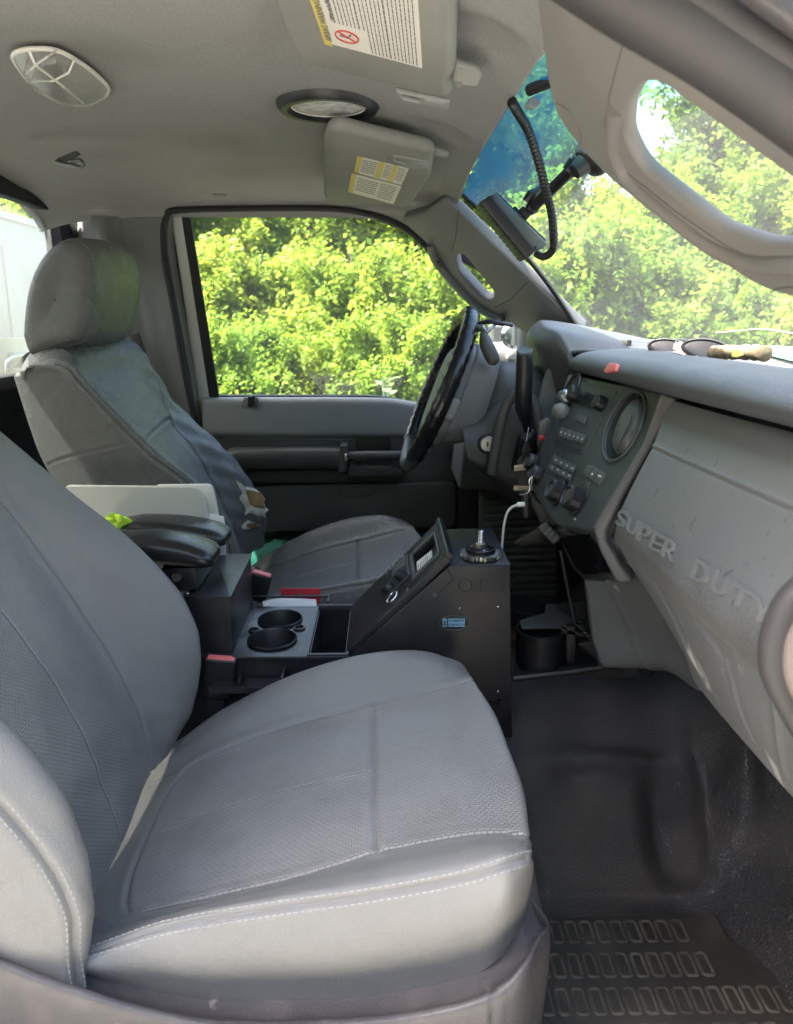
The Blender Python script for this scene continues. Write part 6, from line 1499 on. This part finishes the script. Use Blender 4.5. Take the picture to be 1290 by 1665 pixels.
# ------------------------------------------------------------------ light bar on a suction arm at the windscreen
def lightbar():
    t = thing('visor_light_bar', 'black aluminium warning light bar held on a jointed arm behind the windscreen', 'light bar', Y(840, 370, 1.25))
    y = 1.25
    a, b = Y(797, 330, y), Y(866, 408, y); d = (b-a).normalized(); nn = Vector((-d.z, 0, d.x)); nn = nn if nn.z > 0 else -nn
    pl = yplane(y-.03)
    plate('housing', fillet(PLs([(797, 318), (807, 313), (891, 396), (884, 404), (866, 408), (790, 330)], yplane(y-.028)), .002), (0, -1, 0), .05, steel_d, t, .002)
    plate('lens_strip', fillet(PLs([(780, 329), (797, 317), (872, 407), (857, 422)], yplane(y-.034)), .002), (0, -1, 0), .062, black, t, .002)
    plate('back_rail', fillet(PLs([(806, 313), (812, 315), (889, 390), (884, 398)], yplane(y-.02)), .002), (0, -1, 0), .04, black, t, .002)
    mb = MB()
    for k in range(12):
        x = 784+k*6.1; yy = 333+k*7.35; mb.mesh(ppm([(x, yy), (x+4, yy+4.5), (x+1.5, yy+6.5), (x-2.2, yy+2)], yplane(y-.03), .055, .0005))
    mb.out('lens_ribs', black, t)
    for x, y_ in ((801, 321), (871, 403)): mb = MB(); lathe_mb(mb, [(.0024, 0), (.002, .001), (.0005, .001)], PL(x, y_, yplane(y-.035)), (0, -1, 0), 10); mb.out('end_screw', black, t)
    plate('clamp_block', fillet(PLs([(832, 342), (838, 334), (852, 348), (848, 356), (862, 347), (855, 335), (864, 350), (850, 362)][:4], yplane(y-.01)), .002), (0, -1, 0), .03, black, t, .002)
    plate('clamp_block', fillet(PLs([(844, 342), (852, 334), (864, 350), (856, 358)], yplane(y-.012)), .002), (0, -1, 0), .03, black, t, .002)
    P0, P1 = Y(866, 338, 1.22), Y(938, 268, 1.12)
    tube('support_arm', [P0, P0.lerp(P1, .2), P1], .0085, black, t, 14); lathe('ball_joint', [(.001, -.011), (.007, -.008), (.011, 0), (.007, .008), (.001, .011)], P0, (1, 0, 0), black, t, 18)
    for c, s in ((Y(868, 316, 1.215), 1), (Y(936, 264, 1.115), 1.05)):
        mb = MB(); tube_mb(mb, [c+Vector((-.012, 0, -.010))*s, c+Vector((-.004, -.003, 0))*s, c+Vector((.003, -.002, .004))*s, c+Vector((.012, 0, .010))*s], [.006*s, .0075*s, .0055*s, .0065*s], 10); mb.out('wing_knob', black, t)
    tube('clamp_collar', [Y(930, 276, 1.122), Y(944, 262, 1.11)], .013, black, t, 16)
    lathe('suction_base', [(.028, 0), (.024, .008), (.014, .014), (.010, .03)], Y(962, 256, 1.09), (-.6, -.1, -.5), black, t, 26)
    cd = thing('wiring_conduit', 'black corrugated wiring conduit hanging from the headliner to the light bar', 'conduit', Y(838, 180, 1.1))
    pts = cr([Y(832, 165, 1.02), Y(843, 184, 1.04), Y(860, 214, 1.07), Y(876, 262, 1.1), Y(888, 310, 1.12), Y(898, 352, 1.13), Y(901, 396, 1.14)], 15)
    tube('corrugated_tube', pts, .0055, black, cd, 14, .20)
    tube('cable_end', cr([Y(901, 394, 1.14), Y(899, 406, 1.15), Y(892, 414, 1.16), Y(882, 417, 1.17), Y(872, 412, 1.18)], 8), .0052, black, cd, 12, .12)
    k = thing('mirror_mount', 'dark rear view mirror stalk at the top edge of the windscreen', 'mirror mount', Y(880, 140, 1.0))
    tube('stalk', [Y(862, 146, 1.0), Y(905, 128, .95)], .007, black, k, 12)
    plate('glass_button', fillet(PLs([(862, 158), (884, 150), (878, 172), (866, 178), (852, 175)], yplane(1.03)), .004), (0, -1, 0), .006, trim_m, k, .002)
steel_d = mat('dark anodised aluminium', (.16, .17, .17), .35, 0, var=.06, metal=.8)
lightbar()
# ------------------------------------------------------------------ sun visors
def visor(lab, out, pl, th, loc, prx, clip_, stk):
    t = thing('sun_visor', lab, 'sun visor', loc, 'sun visors')
    b = plate('visor_body', fillet(PLs(out, pl), .016, 7), pl[1], th, headl_v, t, th*.45)
    for px in clip_[:1]: plate('mirror_slide', fillet(PLs(px, off(pl, .002)), .003), pl[1], .006, trim, t, .002, [fillet(PLs(h, off(pl, .002)), .002) for h in clip_[1:2]])
    for px in clip_[2:]: plate('slide_key', fillet(PLs(px, off(pl, .0035)), .002), pl[1], .004, trim, t, .001)
    return t, b
headl_v = mat('visor vinyl', (.245, .245, .225), .8, .6, 260, .10, 5, spec=.2, dirt=(.16, .16, .145), dscale=7, damt=.35)
pv = plane(Y(729, 160, .99), Y(488, 98, .985), Y(738, -10, .76))
visor('nearer sun visor with a large yellow and white warning label', [(430, -30), (470, 73), (486, 99), (510, 110), (700, 157), (733, 162), (738, 120), (741, -10), (742, -90), (400, -110)], pv, .022, Y(600, 60, .9), None,
      [[(643, 149), (650, 151), (732, 168), (729, 179), (700, 174), (650, 163)], [(652, 154), (682, 160), (682, 168), (655, 162)], [(690, 163), (722, 169), (722, 174), (690, 170)]], None)
visor_p = [o for o in bpy.data.objects if o.name == 'sun_visor'][0]
def sticker(parent, px, pl, yel, lines, icon=None, heads=()):
    q = off(pl, .0005); s = plate('warning_label', fillet(PLs(px, q), .001), pl[1], .0004, label_w, parent)
    a, b, c, d = [Vector(p) for p in (PL(*px[0], off(q, .0004)), PL(*px[1], off(q, .0004)), PL(*px[2], off(q, .0004)), PL(*px[3], off(q, .0004)))]
    # a-b is the text start edge; a-d runs along the text direction
    def g(u, v): return a.lerp(d, u).lerp(b.lerp(c, u), v)
    for y0, y1, u0, u1 in yel: plate('label_band', [g(u0, y0), g(u1, y0), g(u1, y1), g(u0, y1)], pl[1], .0003, label_y, s)
    mb = MB(); lf = random.Random(4)
    for k, (v, u0, u1, wt) in enumerate(lines):
        u = u0
        while u < u1-.01:
            e = min(u1, u+lf.uniform(.02, .06)); mb.mesh(plate_mesh([g(u, v), g(e, v), g(e, v+wt), g(u, v+wt)], pl[1], .0002)); u = e+.009
    mb.out('label_print', ink, s)
    for txt, v, u, sz in heads:
        me = text_mesh(txt, sz, .0001, 0, True, 'LEFT'); dr = g(1, v)-g(0, v); n_ = pl[1]
        # letters read along the text direction with their tops towards the first line
        x = dr.normalized(); upv = g(u, 0)-g(u, 1)
        if n_.cross(x).dot(upv) < 0: pass
        place(me, g(u, v)+n_*.0003, x, n_); fin('label_lettering', me, ink, s)
    if icon:
        c_ = g(*icon[:2]); r1 = (g(icon[0]+.001, icon[1])-c_).normalized()*icon[2]; r2 = pl[1].cross(r1)
        el = [c_+r1*math.cos(t_)+r2*math.sin(t_)+pl[1]*.0004 for t_ in np.linspace(0, 2*math.pi, 30)]; tube('prohibition_ring', el, .0008, inkred, s, 5)
        tube('prohibition_bar', [c_+(r1+r2)*.7+pl[1]*.0004, c_-(r1+r2)*.7+pl[1]*.0004], .0008, inkred, s, 5)
        tube('seat_symbol', [c_+r1*.5-r2*.4+pl[1]*.0003, c_-r1*.1-r2*.1+pl[1]*.0003, c_+r1*.1+r2*.6+pl[1]*.0003], .0011, ink, s, 5)
    return s
lr = random.Random(3)
# text on the near label reads from its lower left up towards the camera side
sticker(visor_p, [(540, 72), (687, 111), (677, 5), (515, -55)], pv, [], [], None) if False else None
def near_label():
    # corners: A text origin top-left = yellow strip lower end, text runs up out of the picture
    px = [(540, 72), (687, 111), (678, -30), (490, -85)]
    ln = []
    v = .10
    k = 0
    while v < .95:
        bold = k in (0, 6, 13); ln.append((v, .02 if v > .42 else .30, lr.uniform(.75, .97), .011 if not bold else .017)); v += .040 if not bold else .052; k += 1
    ln = [l for l in ln if not (l[0] < .36 and l[1] < .3)]+[]
    sticker(visor_p, px, pv, [(-.085, .0, -.03, 1.0)], [(a, b, c, d) for a, b, c, d in ln], (.16, .20, .0125), [('AIRBAG WARNING', -.015, .04, .0098), ('Children can be killed or injured', .088, .32, .0048)])
near_label()
dv = plane(Y(527, 215, 1.32), Y(703, 243, 1.33), Y(655, 336, 1.72))
visor('farther sun visor over the driver window with two small white and yellow labels', [(526, 232), (532, 214), (548, 210), (700, 246), (706, 252), (700, 290), (672, 330), (657, 339), (630, 334), (540, 333), (527, 325)], dv, .024, Y(600, 280, 1.5), None,
      [[(634, 256), (640, 253), (696, 264), (695, 275), (660, 274), (636, 262)], [(642, 258), (662, 262), (662, 267), (643, 263)], [(670, 264), (692, 268), (690, 273), (670, 270)]], None)
visor_d = [o for o in bpy.data.objects if o.name == 'sun_visor.001'][0]
lines1 = [(.12+.1*k, .08, .92, .035) for k in range(8)]
sticker(visor_d, [(581, 254), (576, 280), (653, 301), (665, 274)], dv, [(0, 1, 0, .10), (0, .95, .42, .54), (0, 1, .70, .80)], [(.12+.11*k, .12, .40, .04) for k in range(7)]+[(.10+.11*k, .56, .69, .04) for k in range(7)]+[(.10+.11*k, .82, .97, .04) for k in range(7)])
sticker(visor_d, [(572, 282), (566, 312), (640, 332), (653, 303)], dv, [(0, 1, 0, .10)], [(.14+.1*k, .14, .55, .035) for k in range(7)]+[(.12+.1*k, .60, .93, .035) for k in range(8)])
# visor pivots are parts of the visors
def pivot(parent, px, y, arm):
    plate('pivot_bracket', fillet(PLs(px, plane(Y(px[0][0], px[0][1], y), Y(px[1][0], px[1][1], y), Y(px[2][0], px[2][1], y+.05))), .004), Vector((0, -.5, -.85)), .014, trim, parent, .004)
    tube('pivot_rod', arm, .0035, trim_d, parent, 10)
def pivots():
    pl1 = (Y(760, 125, .93), Vector((.1, -.55, -.83)).normalized()); pl2 = (Y(722, 250, 1.38), Vector((.1, -.5, -.86)).normalized())
    plate('pivot_bracket', fillet(PLs([(740, 102), (778, 112), (787, 122), (776, 146), (738, 140)], pl1), .006), pl1[1], .014, headl_v, visor_p, .005)
    mb = MB(); lathe_mb(mb, [(.004, 0), (.003, .001), (.0005, .001)], PL(746, 138, off(pl1, .001)), pl1[1], 12); mb.out('pivot_screw', ink, visor_p)
    plate('pivot_bracket', fillet(PLs([(704, 243), (722, 248), (732, 250), (728, 259), (705, 254)], pl2), .004), pl2[1], .012, headl_v, visor_d, .004)
pivots()
# ------------------------------------------------------------------ lamps in the headliner
def dome():
    t = thing('dome_lamp', 'clear leaf shaped dome lamp in the headliner', 'interior lamp', Y(98, 122, 1.12))
    zc = hz(-.42, 1.13)-.004; pl = (Vector((0, 0, zc)), Vector((0, 0, -1)))
    o = [(21, 92), (34, 82), (60, 79), (88, 81), (115, 92), (150, 116), (172, 137), (176, 148), (165, 160), (140, 170), (112, 168), (84, 158), (52, 136), (32, 112)]
    P = cr(PLs(o, pl), 5, True); c = sum(P, Vector())/len(P)
    tube('lamp_rim', P+[P[0]], .003, label_w, t, 8)
    vs = []; n = len(P)
    for s, h in ((1, .0), (.93, -.008), (.75, -.013), (.4, -.016), (.02, -.017)): vs += [c+(p-c)*s+Vector((0, 0, h)) for p in P]
    mb = MB(); mb.add(vs, [(j*n+i, j*n+(i+1) % n, (j+1)*n+(i+1) % n, (j+1)*n+i) for j in range(4) for i in range(n)]); mb.out('lamp_lens', glass_lamp, t, 60)
    mb = MB(); mb.add([c+(p-c)*.97+Vector((0, 0, -.002)) for p in P], [tuple(range(n))]); mb.out('reflector', chromed, t, 0)
    plate('socket', PLs([(68, 108), (92, 104), (104, 120), (80, 128)], (Vector((0, 0, zc-.006)), Vector((0, 0, -1)))), (0, 0, -1), .006, steel_r, t, .002)
    plate('lamp_switch', fillet(PLs([(112, 124), (128, 116), (134, 126), (116, 134)], (Vector((0, 0, zc-.002)), Vector((0, 0, -1)))), .003), (0, 0, -1), .008, foamw, t, .002)
    q = (Vector((0, 0, zc-.017)), Vector((0, 0, -1)))
    tube('lens_bar', [PL(48, 84, (Vector((0, 0, zc-.004)), q[1])), PL(58, 106, q), PL(100, 138, q), PL(136, 168, (Vector((0, 0, zc-.004)), q[1]))], .0018, label_w, t, 6)
    tube('lens_bar', [PL(40, 124, (Vector((0, 0, zc-.004)), q[1])), PL(58, 106, q), PL(78, 92, q), PL(92, 82, (Vector((0, 0, zc-.003)), q[1]))], .0014, label_w, t, 6)
    tube('lens_bar', [PL(121, 97, (Vector((0, 0, zc-.004)), q[1])), PL(112, 118, q), PL(86, 132, q), PL(50, 132, (Vector((0, 0, zc-.003)), q[1]))], .0014, label_w, t, 6)
    h = thing('coat_hook', 'grey metal coat hook in a small headliner pocket', 'coat hook', Y(118, 262, 1.52))
    zc2 = hz(-.5, 1.5); b = Y(118, 262, 1.50)
    tube('hook', cr([Y(92, 262, 1.52), Y(104, 266, 1.51), Y(118, 268, 1.50), Y(132, 272, 1.495), Y(136, 266, 1.49), Y(130, 260, 1.495), Y(116, 262, 1.50)], 6), .0032, steel_d, h, 8)
    plate('hook_base', fillet(PLs([(90, 258), (124, 244), (130, 250), (96, 268)], yplane(1.53)), .004), (0, -1, 0), .01, trim_d, h, .003)
    m = thing('reading_lamp', 'round clear reading lamp in a black rim in the headliner', 'interior lamp', Y(535, 170, 1.12))
    zc = hz(-.07, 1.13)-.001; pl = (Vector((0, 0, zc)), Vector((0, 0, -1)))
    cpt = PL(534, 170, pl); e1 = (PL(606, 190, pl)-cpt); 
    ex = (PL(606, 184, pl)-PL(462, 156, pl)).length/2; rr = ex*.98
    lathe('lamp_rim', [(rr*.70, .002), (rr*.72, -.004), (rr*.80, -.011), (rr*.93, -.011), (rr*1.0, -.004), (rr*1.02, .004)], cpt+Vector((0, 0, .0)), (0, 0, 1), black, m, 56, cap=False)
    lathe('lamp_lens', [(rr*.74, -.002), (rr*.5, -.005), (rr*.2, -.006), (.0005, -.006)], cpt, (0, 0, 1), lensm, m, 48, cap=False)
    tube('lens_edge', [cpt+Vector((rr*.715*math.cos(a), rr*.715*math.sin(a), -.004)) for a in np.linspace(0, 2*math.pi, 40)], .0012, label_w, m, 6)
chromed = mat('lamp reflector', (.75, .75, .73), .22, 1.0, 60, .2, 12, metal=.9)
lensm = mat('prismatic lens', (.62, .62, .60), .25, 1.0, 170, .22, 60, kind='leather')
dome()
# ------------------------------------------------------------------ clutter on the dash top
def clutter():
    t = thing('sunglasses', 'dark sunglasses lying lens up on the dash tray', 'sunglasses', Z(1110, 575, -.06))
    y = .93
    for k, (cx, cy, rx, ry) in enumerate(((1088, 566, 33, 14), (1148, 567, 38, 15))):
        pl = (X(cx, cy, .44), Vector((-.35, -.80, .5)).normalized()); el = ellipse_px(cx, cy, rx, ry, 6, pl, 30)
        plate('lens', el, pl[1], .002, blackg, t, .0006); tube('lens_frame', el+[el[0]], .0022, black, t, 7)
    pl = (X(1118, 570, .435), Vector((-.35, -.80, .5)).normalized()); tube('bridge', PLs([(1112, 560), (1120, 556), (1128, 560)], pl), .002, steel, t)
    tube('temple_arm', cr([X(1058, 570, .44), X(1075, 578, .42), X(1110, 582, .41), X(1135, 580, .42)], 5), .0018, steel_r, t, 6)
    k = thing('key_ring', 'metal key ring with a pale tag on top of the sunglasses', 'keys', X(1108, 570, .42))
    r = ellipse_px(1108, 556, 9, 5, 0, (X(1108, 556, .42), Vector((-.5, -.8, .3)).normalized()), 18); tube('ring', r+[r[0]], .0009, steel, k, 5)
    pk = (X(1108, 568, .418), Vector((-.5, -.7, .5)).normalized()); plate('key_tag', fillet(PLs([(1096, 558), (1108, 554), (1124, 572), (1116, 579), (1094, 568)], pk), .002), pk[1], .002, foamw, k, .0006)
    tube('key_shank', PLs([(1096, 572), (1125, 580)], off(pk, .002)), .0014, steel, k, 6)
    tube('key_shank', PLs([(1100, 576), (1108, 582)], off(pk, .003)), .0014, steel, k, 6)
    g = thing('work_glove', 'rolled brown work glove with yellow tag on the dash tray', 'glove', X(1180, 572, .42))
    pts = cr([X(1160, 574, .425), X(1175, 573, .425), X(1195, 573, .43), X(1225, 573, .43), X(1245, 575, .43)], 8); n = len(pts)
    mb = MB(); tube_mb(mb, pts, [.0085+.0009*math.sin(i*1.3)+.0006*math.sin(i*3.1) for i in range(n)], 14); mb.out('fabric_roll', glove, g, 60)
    pk = (X(1195, 575, .413), Vector((-.6, -.7, .3)).normalized()); plate('yellow_tag', fillet(PLs([(1190, 569), (1200, 568), (1210, 577), (1198, 581), (1190, 580)], pk), .001), pk[1], .001, label_y, g, .0003)
    p = thing('paper_stack', 'stack of white papers with a mint green edge on the dash top', 'papers', X(1270, 570, .42))
    for i, (m, dx, dy) in enumerate(((steel_r, 0, 0), (mint2, -4, -3), (paper, 6, -5), (paper, 14, -8))):
        zz = X(1290, 572, .42).z+.003*i; q = [Z(1232+dx, 566+dy+4, zz), Z(1400, 596+dy*.6, zz), Z(1420, 573+dy*.4, zz), Z(1262+dx, 561+dy*.6+1.5, zz)]
        q = [X(1230+dx, 564+dy, .47), X(1330, 585+dy*.8, .40), X(1420, 600, .42), X(1400, 566+dy*.3, .52)]
        zb = -.052+.0035*i; q = [Vector((v.x, v.y, zb)) for v in q]
        plate('sheet', q, (0, 0, 1), .002, m, p, .0004)
    w_ = thing('grass_stem', 'thin dry grass stem lying at the base of the windscreen', 'stem', X(1220, 540, .48)); tube('stem', cr([X(1164, 541, .48), X(1200, 538, .48), X(1240, 535, .48), X(1290, 542, .48)], 5), .0007, tan, w_, 4)
mint2 = mat('mint green paper', (.35, .68, .62), .6)
clutter()
# ------------------------------------------------------------------ the open passenger door's edge at the right of the frame
padw = mat('pinkish tan grab pad', (.15, .125, .112), .7, .3, 400)
def pdoor():
    t = thing('passenger_door', 'blurred edge of the open passenger door with pale grab pad at the right', 'truck door', Y(1290, 1080, .36))
    rows = []
    pl = yplane(.36)
    o = cr(PLs([(1340, 930), (1290, 965), (1262, 1010), (1248, 1060), (1250, 1110), (1272, 1160), (1305, 1215), (1350, 1260), (1450, 1290), (1500, 930), (1420, 910)], pl), 5, True)
    plate('pull_pad_rim', o, (0, -1, 0), .016, sealm, t, .007, [], 4)
    i_ = cr(PLs([(1348, 985), (1308, 1010), (1287, 1050), (1284, 1100), (1299, 1145), (1328, 1180), (1370, 1200), (1420, 1100), (1400, 980)], yplane(.354)), 5, True)
    plate('pull_pad', i_, (0, -1, 0), .012, padw, t, .005, [], 4)
    plate('door_skin', PLs([(1420, 700), (2600, 700), (2600, 2300), (1420, 2300)], yplane(.30)), (0, -1, 0), .05, trim_m, t, .01)
pdoor()
